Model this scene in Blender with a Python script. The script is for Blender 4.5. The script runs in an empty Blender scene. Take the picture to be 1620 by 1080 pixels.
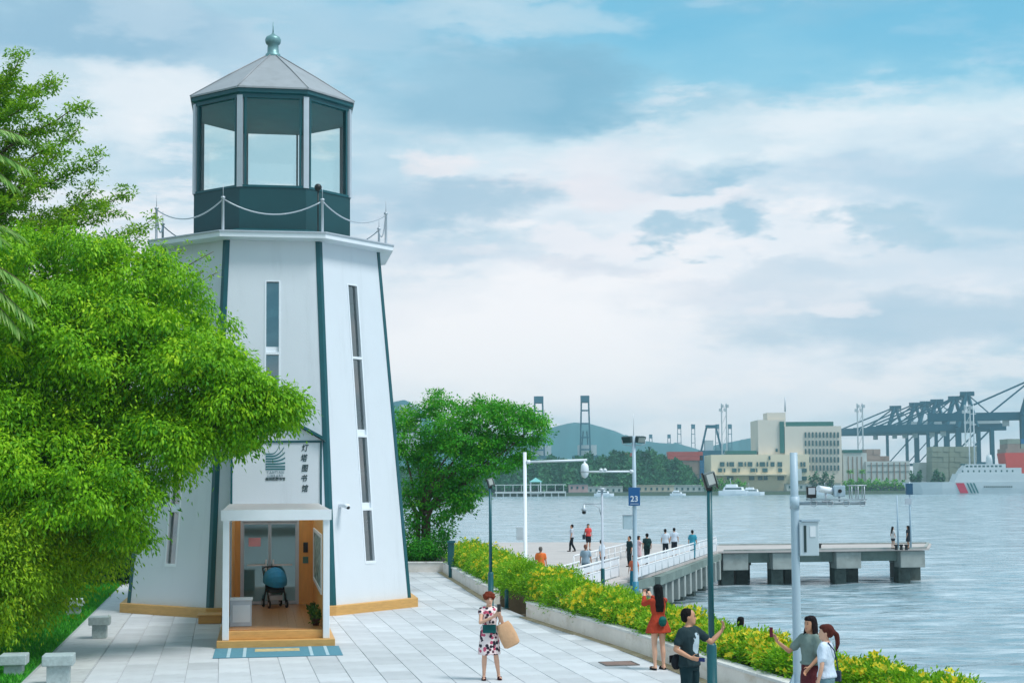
import bpy, bmesh, math, random
import numpy as np
from mathutils import Vector, Matrix
# ------------------------------------------------------------------ scene, camera, sky, sun, exposure
SC = bpy.context.scene
COL = SC.collection
F = 2400.0; CX = 810.0                        # focal length and centre in photo pixels (1620 x 1080)
CAMZ = 3.68
PITCH = 0.7 * math.atan(224 / 2400.0); ROLL = math.radians(0.37); CY = 764.0 - F * math.tan(PITCH)   # part tilt, part lens rise
SUN_AZ, SUN_EL = math.radians(116), math.radians(58)   # from +Y towards +X: behind the camera, to the right

cam_d = bpy.data.cameras.new('camera'); cam = bpy.data.objects.new('camera', cam_d); COL.objects.link(cam)
cam_d.sensor_width = 36.0; cam_d.lens = 36.0 * F / 1620.0
cam_d.shift_y = (CY - 540.0) / 1620.0; cam_d.clip_start = 0.1; cam_d.clip_end = 12000
cam.matrix_world = Matrix.Translation((0, 0, CAMZ)) @ Matrix.Rotation(math.pi / 2 + PITCH, 4, 'X') @ Matrix.Rotation(-ROLL, 4, 'Z')
SC.camera = cam
SC.render.resolution_x, SC.render.resolution_y = 1024, 682
SC.view_settings.view_transform = 'Standard'; SC.view_settings.look = 'None'
SC.view_settings.exposure = 0.60; SC.view_settings.gamma = 1.0
SC.view_settings.use_curve_mapping = False
SC.cycles.use_denoising = True
SC.cycles.max_bounces = 8; SC.cycles.transparent_max_bounces = 16; SC.cycles.volume_bounces = 0
SC.cycles.caustics_reflective = False; SC.cycles.caustics_refractive = False

def lin(c):
    def f(v):
        v /= 255.0
        return v / 12.92 if v <= 0.04045 else ((v + 0.055) / 1.055) ** 2.4
    return (f(c[0]), f(c[1]), f(c[2]), 1.0)

world = bpy.data.worlds.new('World'); SC.world = world; world.use_nodes = True
def build_world():
    nt = world.node_tree; nt.nodes.clear(); L = nt.links
    def nd(t): return nt.nodes.new(t)
    def setin(sock, v):
        if hasattr(v, 'is_output'): L.new(v, sock)
        else: sock.default_value = v
    def m(op, a, b=0.0, c=0.0):
        n = nd('ShaderNodeMath'); n.operation = op
        setin(n.inputs[0], a); setin(n.inputs[1], b); setin(n.inputs[2], c)
        return n.outputs[0]
    def sstep(v, lo, hi, to0=0.0, to1=1.0):
        n = nd('ShaderNodeMapRange'); n.interpolation_type = 'SMOOTHSTEP'
        setin(n.inputs[0], v); n.inputs[1].default_value = lo; n.inputs[2].default_value = hi
        n.inputs[3].default_value = to0; n.inputs[4].default_value = to1
        return n.outputs[0]
    def mix(f, a, b):
        n = nd('ShaderNodeMix'); n.data_type = 'RGBA'
        setin(n.inputs[0], f); setin(n.inputs[6], a); setin(n.inputs[7], b)
        return n.outputs[2]
    tc = nd('ShaderNodeTexCoord'); sep = nd('ShaderNodeSeparateXYZ'); L.new(tc.outputs['Generated'], sep.inputs[0])
    X, Y, Z = sep.outputs
    A = m('ARCTAN2', X, Y); E = m('ARCSINE', Z)
    def noise(sx, sz, detail, rough=0.55, off=0.0):
        cv = nd('ShaderNodeCombineXYZ')
        setin(cv.inputs[0], m('MULTIPLY', X, sx)); setin(cv.inputs[1], m('MULTIPLY_ADD', Y, sx, off)); setin(cv.inputs[2], m('MULTIPLY', Z, sz))
        n = nd('ShaderNodeTexNoise'); L.new(cv.outputs[0], n.inputs['Vector'])
        n.inputs['Scale'].default_value = 1.0; n.inputs['Detail'].default_value = detail; n.inputs['Roughness'].default_value = rough
        return n.outputs[0]
    w1 = noise(9, 26, 5, 0.6, 3.1); w2 = noise(11, 30, 5, 0.6, 7.7); n3 = noise(14, 56, 7, 0.62, 1.3); n4 = noise(5, 18, 4, 0.55, 5.9)
    A2 = m('ADD', A, m('MULTIPLY_ADD', w1, 0.20, -0.10)); E2 = m('ADD', E, m('MULTIPLY_ADD', w2, 0.07, -0.035))
    rp = nd('ShaderNodeValToRGB'); setin(rp.inputs[0], m('MULTIPLY', m('MAXIMUM', E2, 0.0), 1.0 / 0.64))
    els = rp.color_ramp.elements
    stops = [(0.0, (222, 233, 242)), (0.05, (236, 240, 247)), (0.13, (242, 243, 248)), (0.19, (222, 233, 242)), (0.235, (208, 230, 240)),
             (0.258, (142, 201, 226)), (0.30, (116, 188, 220)), (0.42, (140, 200, 224)), (0.64, (170, 208, 226))]
    els[0].position = 0; els[0].color = lin(stops[0][1]); els[1].position = 1; els[1].color = lin(stops[-1][1])
    for e, c in stops[1:-1]:
        s = els.new(e / 0.64); s.color = lin(c)
    col = rp.outputs[0]
    # left of the picture the upper sky is paler and cloudier; the same change repeats round the dome
    left = sstep(m('SINE', m('MULTIPLY_ADD', A2, 3.0, 0.25)), 0.25, -0.35)
    up = sstep(E2, 0.16, 0.25)
    col = mix(m('MULTIPLY', m('MULTIPLY', left, up), 0.85), col, lin((196, 219, 232)))
    # broad grey-blue cloud bellies and white tops
    col = mix(m('MULTIPLY', sstep(n4, 0.46, 0.64), 0.55), col, lin((152, 196, 218)))
    col = mix(m('MULTIPLY', m('MULTIPLY', sstep(n3, 0.48, 0.64), sstep(E2, 0.30, 0.18, 0.22, 1.0)), 0.60), col, lin((250, 247, 249)))
    blobs = [  # photo pixel, radii, strength, colour: single clouds of this sky
        (850, 150, 200, 55, 0.95, (128, 181, 207)), (700, 170, 170, 70, 0.6, (158, 198, 219)), (620, 60, 120, 40, 0.5, (178, 208, 226)), (1115, 285, 100, 34, 0.85, (152, 194, 217)),
        (1480, 300, 240, 60, 0.65, (166, 202, 224)), (730, 330, 110, 36, 0.8, (160, 194, 215)), (600, 330, 90, 40, 0.5, (176, 202, 221)), (1052, 382, 52, 20, 0.8, (158, 196, 217)),
        (1165, 366, 54, 28, 0.85, (156, 196, 218)), (1390, 382, 60, 22, 0.75, (156, 197, 218)), (1450, 520, 250, 60, 0.75, (166, 198, 219)), (1560, 350, 150, 60, 0.55, (168, 204, 224)), (1250, 440, 120, 22, 0.5, (182, 206, 224)),
        (1480, 420, 200, 30, 0.45, (176, 206, 226)), (700, 400, 130, 24, 0.4, (198, 212, 228)), (900, 425, 110, 18, 0.4, (205, 212, 226)),
        (1100, 470, 170, 22, 0.4, (198, 212, 228)),
        (180, 70, 200, 50, 0.9, (146, 187, 212)), (380, 110, 120, 60, 0.5, (176, 205, 224)), (250, 40, 90, 30, 0.4, (206, 224, 236)),
        (230, 190, 90, 70, 0.75, (240, 244, 248)), (90, 200, 120, 80, 0.5, (226, 236, 243)), (830, 40, 140, 30, 0.5, (206, 226, 236)), (690, 266, 75, 24, 0.6, (246, 238, 240)), (930, 310, 110, 26, 0.7, (236, 232, 238)), (1100, 340, 120, 20, 0.6, (240, 238, 243)),
        (770, 545, 300, 100, 0.95, (252, 250, 252)), (640, 470, 110, 50, 0.6, (240, 241, 246)), (1290, 495, 70, 20, 0.85, (236, 237, 243)),
        (1250, 235, 330, 40, 0.55, (226, 238, 245)), (960, 275, 120, 55, 0.6, (228, 232, 240)), (930, 388, 80, 18, 0.8, (242, 241, 246)),
        (1500, 80, 260, 60, 0.5, (112, 188, 221)),
    ]
    for (px, py, rx, ry, st, c) in blobs:
        da = m('MULTIPLY', m('SUBTRACT', A2, (px - CX) / F), F / rx); de = m('MULTIPLY', m('SUBTRACT', E2, (764 - py) / F), F / ry)
        d = m('ADD', m('MULTIPLY', da, da), m('MULTIPLY', de, de))
        col = mix(m('MULTIPLY', sstep(d, 1.9, 0.15), st), col, lin(c))
    sky = nd('ShaderNodeTexSky'); sky.sky_type = 'NISHITA'; sky.sun_disc = False
    sky.sun_elevation = SUN_EL; sky.sun_rotation = SUN_AZ
    bg1 = nd('ShaderNodeBackground'); L.new(sky.outputs[0], bg1.inputs[0]); bg1.inputs[1].default_value = 0.06
    bg2 = nd('ShaderNodeBackground'); L.new(col, bg2.inputs[0]); bg2.inputs[1].default_value = 0.73
    mx = nd('ShaderNodeMixShader'); mx.inputs[0].default_value = 0.94
    L.new(bg1.outputs[0], mx.inputs[1]); L.new(bg2.outputs[0], mx.inputs[2])
    out = nd('ShaderNodeOutputWorld'); L.new(mx.outputs[0], out.inputs[0])
build_world()

sun_d = bpy.data.lights.new('sun', 'SUN'); sun_d.energy = 1.9; sun_d.angle = math.radians(18); sun_d.color = (1.0, 0.985, 0.96)
sun = bpy.data.objects.new('sun', sun_d); COL.objects.link(sun)
sdir = Vector((math.sin(SUN_AZ) * math.cos(SUN_EL), math.cos(SUN_AZ) * math.cos(SUN_EL), math.sin(SUN_EL)))
sun.rotation_euler = sdir.to_track_quat('Z', 'Y').to_euler(); sun.location = (30, -30, 60)

# ------------------------------------------------------------------ geometry helpers
def ray(u, v):
    x = (u - CX) / F; y = -(v - CY) / F; c, s = math.cos(ROLL), math.sin(ROLL)
    xr = c * x + s * y; yr = -s * x + c * y
    return (xr, math.cos(PITCH) - math.sin(PITCH) * yr, math.sin(PITCH) + math.cos(PITCH) * yr)
def G(u, v, z=0.0):
    d = ray(u, v); t = (z - CAMZ) / d[2]; return Vector((d[0] * t, d[1] * t, z))
def AT(u, v, Y):
    d = ray(u, v); t = Y / d[1]; return Vector((d[0] * t, Y, CAMZ + d[2] * t))
def PR(p):
    x, y, z = p[0], p[1], p[2] - CAMZ
    zc = math.cos(PITCH) * y + math.sin(PITCH) * z; yc = -math.sin(PITCH) * y + math.cos(PITCH) * z
    X, Y = x / zc, yc / zc; c, s = math.cos(ROLL), math.sin(ROLL)
    return (CX + F * (c * X - s * Y), CY - F * (s * X + c * Y))

def link(o, parent=None):
    COL.objects.link(o)
    if parent is not None: o.parent = parent
    return o
def tag(o, label=None, cat=None, group=None, kind=None):
    if label: o['label'] = label
    if cat: o['category'] = cat
    if group: o['group'] = group
    if kind: o['kind'] = kind
    return o
def thing(name, label, cat, loc=(0, 0, 0), rz=0.0, group=None):
    o = bpy.data.objects.new(name, None); o.empty_display_size = 0.2; COL.objects.link(o)
    o.location = loc; o.rotation_euler = (0, 0, rz)
    return tag(o, label, cat, group)
def copy_tree(o, parent=None):
    c = o.copy(); COL.objects.link(c); c.parent = parent
    for ch in list(o.children): copy_tree(ch, c)
    return c

class MB:
    def __init__(s): s.v = []; s.f = []; s.sm = []
    def add(s, vs, fs, smooth=False):
        b = len(s.v); s.v += [tuple(p) for p in vs]; s.f += [tuple(i + b for i in f) for f in fs]; s.sm += [smooth] * len(fs); return s
    def box(s, c, d, rz=0.0, M=None):
        hx, hy, hz = d[0] / 2, d[1] / 2, d[2] / 2
        vs = [Vector((x, y, z)) for z in (-hz, hz) for y in (-hy, hy) for x in (-hx, hx)]
        R = M if M is not None else Matrix.Rotation(rz, 3, 'Z')
        vs = [R @ p + Vector(c) for p in vs]
        return s.add(vs, [(0, 2, 3, 1), (4, 5, 7, 6), (0, 1, 5, 4), (2, 6, 7, 3), (0, 4, 6, 2), (1, 3, 7, 5)])
    def bb(s, x0, x1, y0, y1, z0, z1):
        return s.box(((x0 + x1) / 2, (y0 + y1) / 2, (z0 + z1) / 2), (x1 - x0, y1 - y0, z1 - z0))
    def bar(s, a, b, w, h=None, up=(0, 0, 1)):
        a, b = Vector(a), Vector(b); h = h or w; d = (b - a)
        if d.length < 1e-6: return s
        z = d.normalized(); u = Vector(up)
        if abs(z.dot(u)) > 0.98: u = Vector((0, 1, 0))
        x = u.cross(z).normalized(); y = z.cross(x)
        M = Matrix((x, y, z)).transposed()
        return s.box((a + b) / 2, (w, h, d.length), M=M)
    def prism(s, poly, z0, z1):
        n = len(poly); vs = [(p[0], p[1], z0) for p in poly] + [(p[0], p[1], z1) for p in poly]
        fs = [tuple(range(n - 1, -1, -1)), tuple(range(n, 2 * n))] + [(i, (i + 1) % n, n + (i + 1) % n, n + i) for i in range(n)]
        return s.add(vs, fs)
    def loft(s, rings, cap=True, smooth=True):
        n = len(rings[0]); vs = [p for r in rings for p in r]; fs = []
        for k in range(len(rings) - 1):
            for i in range(n):
                j = (i + 1) % n; fs.append((k * n + i, k * n + j, (k + 1) * n + j, (k + 1) * n + i))
        s.add(vs, fs, smooth)
        if cap:
            b = len(s.v) - len(vs); e = b + (len(rings) - 1) * n
            s.f += [tuple(b + i for i in range(n - 1, -1, -1)), tuple(e + i for i in range(n))]; s.sm += [False, False]
        return s
    def tube(s, pts, rad, n=8, cap=True, smooth=True):
        pts = [Vector(p) for p in pts]
        if not hasattr(rad, '__len__'): rad = [rad] * len(pts)
        t0 = (pts[1] - pts[0]).normalized(); u = t0.orthogonal().normalized(); rings = []
        for i, p in enumerate(pts):
            a = pts[max(i - 1, 0)]; b = pts[min(i + 1, len(pts) - 1)]; t = (b - a).normalized()
            u = (u - t * u.dot(t)).normalized(); w = t.cross(u)
            rings.append([p + (u * math.cos(2 * math.pi * k / n) + w * math.sin(2 * math.pi * k / n)) * rad[i] for k in range(n)])
        return s.loft(rings, cap, smooth)
    def lathe(s, prof, n=16, c=(0, 0, 0), smooth=True, a0=0.0, cap=True):
        rings = [[(c[0] + r * math.cos(a0 + 2 * math.pi * k / n), c[1] + r * math.sin(a0 + 2 * math.pi * k / n), c[2] + z) for k in range(n)] for r, z in prof]
        return s.loft(rings, cap, smooth)
    def ell(s, c, r, nu=12, nv=8, M=None):
        rings = []
        for j in range(1, nv):
            th = math.pi * j / nv
            ring = []
            for k in range(nu):
                p = Vector((r[0] * math.sin(th) * math.cos(2 * math.pi * k / nu), r[1] * math.sin(th) * math.sin(2 * math.pi * k / nu), -r[2] * math.cos(th)))
                if M is not None: p = M @ p
                ring.append(p + Vector(c))
            rings.append(ring)
        return s.loft(rings, True, True)
    def build(s, name, mat, parent=None, loc=None, bevel=0.0, smooth=None):
        me = bpy.data.meshes.new(name); me.from_pydata(s.v, [], s.f); me.materials.append(mat)
        sm = s.sm if smooth is None else [smooth] * len(s.f)
        me.polygons.foreach_set('use_smooth', sm); me.update()
        o = bpy.data.objects.new(name, me); link(o, parent)
        if loc is not None: o.location = loc
        if bevel:
            b = o.modifiers.new('bevel', 'BEVEL'); b.width = bevel; b.segments = 2; b.limit_method = 'ANGLE'
        return o

# ------------------------------------------------------------------ materials
MATS = {}
def mat(name, col, rough=0.6, metal=0.0, var=0.12, scale=3.0, bump=0.0, bscale=40.0, spec=0.5, rnd=0.0, stretch=(1, 1, 1), dirt=None, coat=0.0):
    if name in MATS: return MATS[name]
    m = bpy.data.materials.new(name); m.use_nodes = True; nt = m.node_tree; L = nt.links; p = nt.nodes['Principled BSDF']
    c = lin(col) if max(col) > 1.01 else (*col, 1.0)
    p.inputs['Roughness'].default_value = rough; p.inputs['Metallic'].default_value = metal
    p.inputs['Specular IOR Level'].default_value = spec; p.inputs['Coat Weight'].default_value = coat
    tc = nt.nodes.new('ShaderNodeTexCoord'); mp = nt.nodes.new('ShaderNodeMapping'); L.new(tc.outputs['Object'], mp.inputs[0]); mp.inputs['Scale'].default_value = stretch
    nz = nt.nodes.new('ShaderNodeTexNoise'); nz.inputs['Scale'].default_value = scale; nz.inputs['Detail'].default_value = 5; nz.inputs['Roughness'].default_value = 0.6
    L.new(mp.outputs[0], nz.inputs['Vector'])
    mr = nt.nodes.new('ShaderNodeMapRange'); L.new(nz.outputs[0], mr.inputs[0]); mr.inputs[1].default_value = 0.25; mr.inputs[2].default_value = 0.75
    mr.inputs[3].default_value = 1 - var; mr.inputs[4].default_value = 1 + var
    val = mr.outputs[0]
    if rnd:
        oi = nt.nodes.new('ShaderNodeObjectInfo'); r2 = nt.nodes.new('ShaderNodeMapRange'); L.new(oi.outputs['Random'], r2.inputs[0])
        r2.inputs[3].default_value = 1 - rnd; r2.inputs[4].default_value = 1 + rnd
        mm = nt.nodes.new('ShaderNodeMath'); mm.operation = 'MULTIPLY'; L.new(val, mm.inputs[0]); L.new(r2.outputs[0], mm.inputs[1]); val = mm.outputs[0]
    sc = nt.nodes.new('ShaderNodeVectorMath'); sc.operation = 'SCALE'; sc.inputs[0].default_value = c[:3]; L.new(val, sc.inputs['Scale'])
    outc = sc.outputs[0]
    if dirt:   # (colour, scale, lo, hi, amount): stains with a shape of their own
        dn = nt.nodes.new('ShaderNodeTexNoise'); dn.inputs['Scale'].default_value = dirt[1]; dn.inputs['Detail'].default_value = 6; dn.inputs['Roughness'].default_value = 0.7
        mp2 = nt.nodes.new('ShaderNodeMapping'); L.new(tc.outputs['Object'], mp2.inputs[0]); mp2.inputs['Scale'].default_value = stretch if len(dirt) < 6 else dirt[5]
        mp2.inputs['Location'].default_value = (3.7, 1.9, 0.6); L.new(mp2.outputs[0], dn.inputs['Vector'])
        dr = nt.nodes.new('ShaderNodeMapRange'); L.new(dn.outputs[0], dr.inputs[0]); dr.inputs[1].default_value = dirt[2]; dr.inputs[2].default_value = dirt[3]; dr.inputs[4].default_value = dirt[4]
        dm = nt.nodes.new('ShaderNodeMix'); dm.data_type = 'RGBA'; L.new(dr.outputs[0], dm.inputs[0]); L.new(outc, dm.inputs[6]); dm.inputs[7].default_value = lin(dirt[0]); outc = dm.outputs[2]
    L.new(outc, p.inputs['Base Color'])
    if bump:
        bn = nt.nodes.new('ShaderNodeTexNoise'); bn.inputs['Scale'].default_value = bscale; bn.inputs['Detail'].default_value = 4; L.new(mp.outputs[0], bn.inputs['Vector'])
        bp = nt.nodes.new('ShaderNodeBump'); bp.inputs['Strength'].default_value = bump; bp.inputs['Distance'].default_value = 0.02
        L.new(bn.outputs[0], bp.inputs['Height']); L.new(bp.outputs[0], p.inputs['Normal'])
    MATS[name] = m; return m

def leafmat(name, dark, mid, light, trans=0.35, rough=0.55):
    m = bpy.data.materials.new(name); m.use_nodes = True; nt = m.node_tree; L = nt.links; p = nt.nodes['Principled BSDF']
    at = nt.nodes.new('ShaderNodeAttribute'); at.attribute_name = 'var'
    rp = nt.nodes.new('ShaderNodeValToRGB'); L.new(at.outputs['Fac'], rp.inputs[0]); e = rp.color_ramp.elements
    e[0].position = 0; e[0].color = (*dark, 1); e[1].position = 1; e[1].color = (*light, 1); k = e.new(0.5); k.color = (*mid, 1)
    L.new(rp.outputs[0], p.inputs['Base Color']); p.inputs['Roughness'].default_value = rough; p.inputs['Specular IOR Level'].default_value = 0.25
    tr = nt.nodes.new('ShaderNodeBsdfTranslucent'); L.new(rp.outputs[0], tr.inputs[0])
    mx = nt.nodes.new('ShaderNodeMixShader'); mx.inputs[0].default_value = trans
    L.new(p.outputs[0], mx.inputs[1]); L.new(tr.outputs[0], mx.inputs[2]); L.new(mx.outputs[0], nt.nodes['Material Output'].inputs[0])
    return m
def glassmat(name, tint, refl=0.10, see=0.22):
    """thin pane: tinted see-through plus a mirror share that grows at grazing angles"""
    m = bpy.data.materials.new(name); m.use_nodes = True; nt = m.node_tree; L = nt.links; nt.nodes.remove(nt.nodes['Principled BSDF'])
    tr = nt.nodes.new('ShaderNodeBsdfTransparent'); tr.inputs[0].default_value = (*tint, 1)
    gl = nt.nodes.new('ShaderNodeBsdfGlossy'); gl.inputs['Roughness'].default_value = 0.03; gl.inputs[0].default_value = (0.9, 0.97, 0.97, 1)
    lw = nt.nodes.new('ShaderNodeLayerWeight'); lw.inputs[0].default_value = see
    mr = nt.nodes.new('ShaderNodeMapRange'); L.new(lw.outputs['Fresnel'], mr.inputs[0]); mr.inputs[3].default_value = refl; mr.inputs[4].default_value = 1.0
    mx = nt.nodes.new('ShaderNodeMixShader'); L.new(mr.outputs[0], mx.inputs[0]); L.new(tr.outputs[0], mx.inputs[1]); L.new(gl.outputs[0], mx.inputs[2])
    L.new(mx.outputs[0], nt.nodes['Material Output'].inputs[0]); return m

M_white = mat('white_render', (0.68, 0.725, 0.775), 0.7, var=0.025, scale=0.8, bump=0.15, bscale=30, dirt=((166, 174, 178), 0.8, 0.54, 0.84, 0.38, (2.2, 2.2, 0.22)))
M_whitep = mat('white_paint', (0.78, 0.83, 0.88), 0.45, var=0.03)
M_teal = mat('teal_paint', (10, 82, 90), 0.4, var=0.12, scale=2)
M_tealdark = mat('dark_teal_panel', (8, 68, 74), 0.45, var=0.1, scale=1.2)
M_greyp = mat('pale_grey_metal', (188, 196, 204), 0.4, metal=0.3, var=0.05)
M_roofgrey = mat('grey_roof_sheet', (160, 164, 168), 0.5, metal=0.25, var=0.08, scale=2, dirt=((120, 120, 118), 2.0, 0.5, 0.8, 0.4))
M_tan = mat('tan_wood', (206, 158, 92), 0.55, var=0.14, scale=4, stretch=(1, 1, 6), bump=0.1, dirt=((160, 122, 74), 2.0, 0.55, 0.8, 0.5))
M_tanwall = mat('tan_panel', (228, 166, 88), 0.5, var=0.1, scale=3, stretch=(5, 5, 0.6))
M_floor = mat('porch_floor_wood', (178, 124, 66), 0.35, var=0.16, scale=5, stretch=(6, 0.5, 1))
M_glass = glassmat('lantern_glass', (0.94, 0.975, 0.97), 0.03, 0.10)
M_doorglass = glassmat('door_glass', (0.62, 0.80, 0.80), 0.10)
M_winglass = glassmat('window_glass', (0.55, 0.70, 0.71), 0.26)
M_dark = mat('dark_interior', (40, 66, 68), 0.8)
M_room = mat('room_wall', (120, 156, 156), 0.8, scale=0.7, var=0.3)
M_conc = mat('concrete', (158, 164, 160), 0.85, var=0.18, scale=1.2, bump=0.3, bscale=14, dirt=((92, 100, 94), 0.9, 0.5, 0.72, 0.6))
M_concdark = mat('wet_concrete', (70, 84, 80), 0.6, var=0.3, scale=2.0, bump=0.3, bscale=9, dirt=((34, 44, 38), 2.0, 0.45, 0.7, 0.8))
M_lamp = mat('lamp_green_paint', (12, 86, 94), 0.4, var=0.08)
M_black = mat('black_plastic', (24, 28, 30), 0.45)
M_stone = mat('grey_granite', (166, 180, 180), 0.75, var=0.18, scale=18, bump=0.2, dirt=((112, 124, 124), 5, 0.5, 0.75, 0.5))
M_bark = mat('bark', (98, 84, 66), 0.9, var=0.35, scale=7, stretch=(1, 1, 0.3), bump=0.8, bscale=18)
# ------------------------------------------------------------------ the ground, plaza, grass, water
WALL = [(-2.96, 63.85), (-0.62, 47.2), (0.35, 42.3), (2.64, 33.4), (3.53, 28.9), (4.42, 25.1), (5.9, 19.6), (8.2, 12.5), (12.0, 3.0), (17.0, -8.0)]
WATER_Z, DECK_Z = -3.25, -0.9
GRA = math.radians(10.8)                                   # slab courses run parallel to the grass edge
gx = Vector((math.cos(GRA), math.sin(GRA))); gy = Vector((-math.sin(GRA), math.cos(GRA)))
def wall_x(y):
    for (x0, y0), (x1, y1) in zip(WALL, WALL[1:]):
        if y1 <= y <= y0: return x0 + (x1 - x0) * (y - y0) / (y1 - y0)
    return WALL[0][0] if y > WALL[0][1] else WALL[-1][0]
EDGE0, EDGE1 = Vector((-9.40, 29.46)), Vector((-15.01, 58.95))
def edge_x(y): return EDGE0.x + (EDGE1.x - EDGE0.x) * (y - EDGE0.y) / (EDGE1.y - EDGE0.y)

M_soil = mat('soil', (74, 64, 46), 0.95, var=0.3, scale=3, bump=0.5)
M_joint = mat('paving_joint', (172, 175, 178), 0.9, var=0.2, scale=6)
M_slab = mat('paving_slab', (0.55, 0.563, 0.582), 0.62, var=0.10, scale=1.1, bump=0.12, bscale=25, rnd=0.12, dirt=((146, 142, 136), 0.8, 0.48, 0.74, 0.75))
o = MB().add([(-300, -60, -0.35), (60, -60, -0.35), (17, -8, -0.35)] + [(x + 1.9, y, -0.35) for x, y in reversed(WALL[:-1])] +
             [(-2.0, 66, -0.35), (-8, 84, -0.35), (-14, 118, -0.35), (-300, 160, -0.35)], [tuple(range(16))]).build('ground', M_soil)
tag(o, 'bare planted earth around the plaza', None, kind='structure')
pl = [(edge_x(y), y) for y in (-20, 64.2)]
plz = [(edge_x(-20), -20), (17, -20)] + [(x, y) for x, y in reversed(WALL)] + [(-4.6, 64.2), (edge_x(64.2), 64.2)]
o = MB().prism(plz, -0.34, -0.012).build('plaza', M_joint); tag(o, 'pale grey stone paved plaza', None, kind='structure'); plaza = o

def slabs():
    TW, TL, J = 0.62, 1.24, 0.009
    items = []
    org = EDGE0
    for i in range(1, 60):
        for k in range(-44, 40):
            off = 0.5 if i % 2 else 0.0
            c = org + gx * ((i + 0.5) * TW + 0.55) + gy * ((k + off) * TL)
            ok = True
            for sx in (-1, 1):
                for sy in (-1, 1):
                    q = c + gx * (sx * TW / 2) + gy * (sy * TL / 2)
                    if q.x > wall_x(q.y) + 0.05 or q.y > 64.1 or q.x < edge_x(q.y): ok = False
            if not ok: continue
            items.append(c)
    rnd = random.Random(4)
    def slabmesh(MBo, c=None, dz=0.0):
        h = 0.012; b = 0.006; a, l = TW / 2 - J / 2, TL / 2 - J / 2
        vs = []
        for (x, y, z) in [(-a, -l, -h), (a, -l, -h), (a, l, -h), (-a, l, -h), (-a + b, -l + b, 0), (a - b, -l + b, 0), (a - b, l - b, 0), (-a + b, l - b, 0)]:
            if c is None: vs.append((x, y, z))
            else:
                q = c + gx * x + gy * y; vs.append((q.x, q.y, z + dz))
        return MBo.add(vs, [(4, 5, 6, 7), (0, 1, 5, 4), (1, 2, 6, 5), (2, 3, 7, 6), (3, 0, 4, 7)])
    def seen(c):
        if c.y < 20: return 0
        u, v = PR((c.x, c.y, 0))
        if not (-20 < u < 1640 and v < 1100): return 0
        if 195 < u < 655 and v < 970: return 0
        return 1
    vis = sorted([c for c in items if seen(c)], key=lambda c: c.y)
    near = vis[:290]; ns = set(id(c) for c in near)
    proto = slabmesh(MB()).build('slab', M_slab, plaza)
    for n, c in enumerate(near):
        q = proto if n == 0 else proto.copy()
        if n: COL.objects.link(q)
        q.parent = plaza; q.location = (c.x, c.y, rnd.uniform(-0.002, 0.003)); q.rotation_euler = (rnd.uniform(-.002, .002), rnd.uniform(-.002, .002), GRA)
    far = MB()
    for c in items:
        if id(c) not in ns: slabmesh(far, c, rnd.uniform(-0.002, 0.003))
    f = far.build('distant_slabs', M_slab, plaza); f['kind'] = 'stuff'
slabs()
# border course beside the grass
M_border = mat('border_stone', (0.52, 0.53, 0.53), 0.7, var=0.12, scale=3, rnd=0.06, dirt=((120, 122, 116), 2.0, 0.5, 0.8, 0.5))
k = 0; y = 20.0
proto = None
while y < 62:
    c = Vector((edge_x(y) + 0.62, y))
    if proto is None: proto = MB().box((0, 0, -0.004), (1.06, 1.98, 0.016)).build('border_slab', M_border, plaza); q = proto
    else: q = proto.copy(); COL.objects.link(q); q.parent = plaza
    q.location = (c.x, c.y, 0); q.rotation_euler = (0, 0, GRA); y += 2.0 * math.cos(GRA)
# manhole plate in the plaza
t = thing('drain_cover', 'square brown drain cover set flush in the plaza near the low wall', 'drain cover', (2.14, 31.2, 0.004), GRA)
MB().box((0, 0, 0.004), (0.62, 0.62, 0.012)).build('plate', mat('brown_iron', (132, 106, 96), 0.7, var=0.2, scale=12), t)
b = MB()
for s in (-1, 1): b.box((0, s * 0.325, 0.005), (0.69, 0.03, 0.016)); b.box((s * 0.34, 0, 0.0055), (0.03, 0.62, 0.017))
b.build('rim', mat('rim_iron', (110, 104, 100), 0.7), t)

# grass strip
gp = [(edge_x(-10), -10), (edge_x(64), 64), (edge_x(64) - 14, 64), (edge_x(-10) - 14, -10)]
M_turf = mat('turf', (40, 130, 34), 0.9, var=0.35, scale=4, bump=0.5)
o = MB().prism(gp, -0.3, 0.0).build('lawn', M_turf); tag(o, 'strip of green lawn left of the plaza', None, kind='structure')

# leaves ---------------------------------------------------------------
RNG = np.random.default_rng(11)
def unit(a): return a / np.maximum(np.linalg.norm(a, axis=-1, keepdims=True), 1e-9)
def leaf_obj(name, c, d, up, L, W, m, parent=None, var=None, fold=0.18):
    n = len(c); d = unit(d); side = unit(np.cross(d, up)); nrm = np.cross(side, d)
    L = np.broadcast_to(np.asarray(L, float), (n,))[:, None]; W = np.broadcast_to(np.asarray(W, float), (n,))[:, None]
    V = np.empty((n, 4, 3)); mid = c + d * L * 0.45
    V[:, 0] = c; V[:, 1] = mid + side * W * 0.5 + nrm * W * fold; V[:, 2] = c + d * L; V[:, 3] = mid - side * W * 0.5 + nrm * W * fold
    me = bpy.data.meshes.new(name); me.vertices.add(4 * n); me.vertices.foreach_set('co', V.reshape(-1))
    me.loops.add(4 * n); me.loops.foreach_set('vertex_index', np.arange(4 * n, dtype=np.int32))
    me.polygons.add(n); me.polygons.foreach_set('loop_start', np.arange(0, 4 * n, 4, dtype=np.int32)); me.polygons.foreach_set('loop_total', np.full(n, 4, dtype=np.int32))
    me.update(calc_edges=True)
    a = me.attributes.new('var', 'FLOAT', 'FACE'); a.data.foreach_set('value', np.clip(RNG.random(n) if var is None else var, 0, 1).astype(np.float32))
    me.materials.append(m); o = bpy.data.objects.new(name, me); link(o, parent); return o
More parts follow.
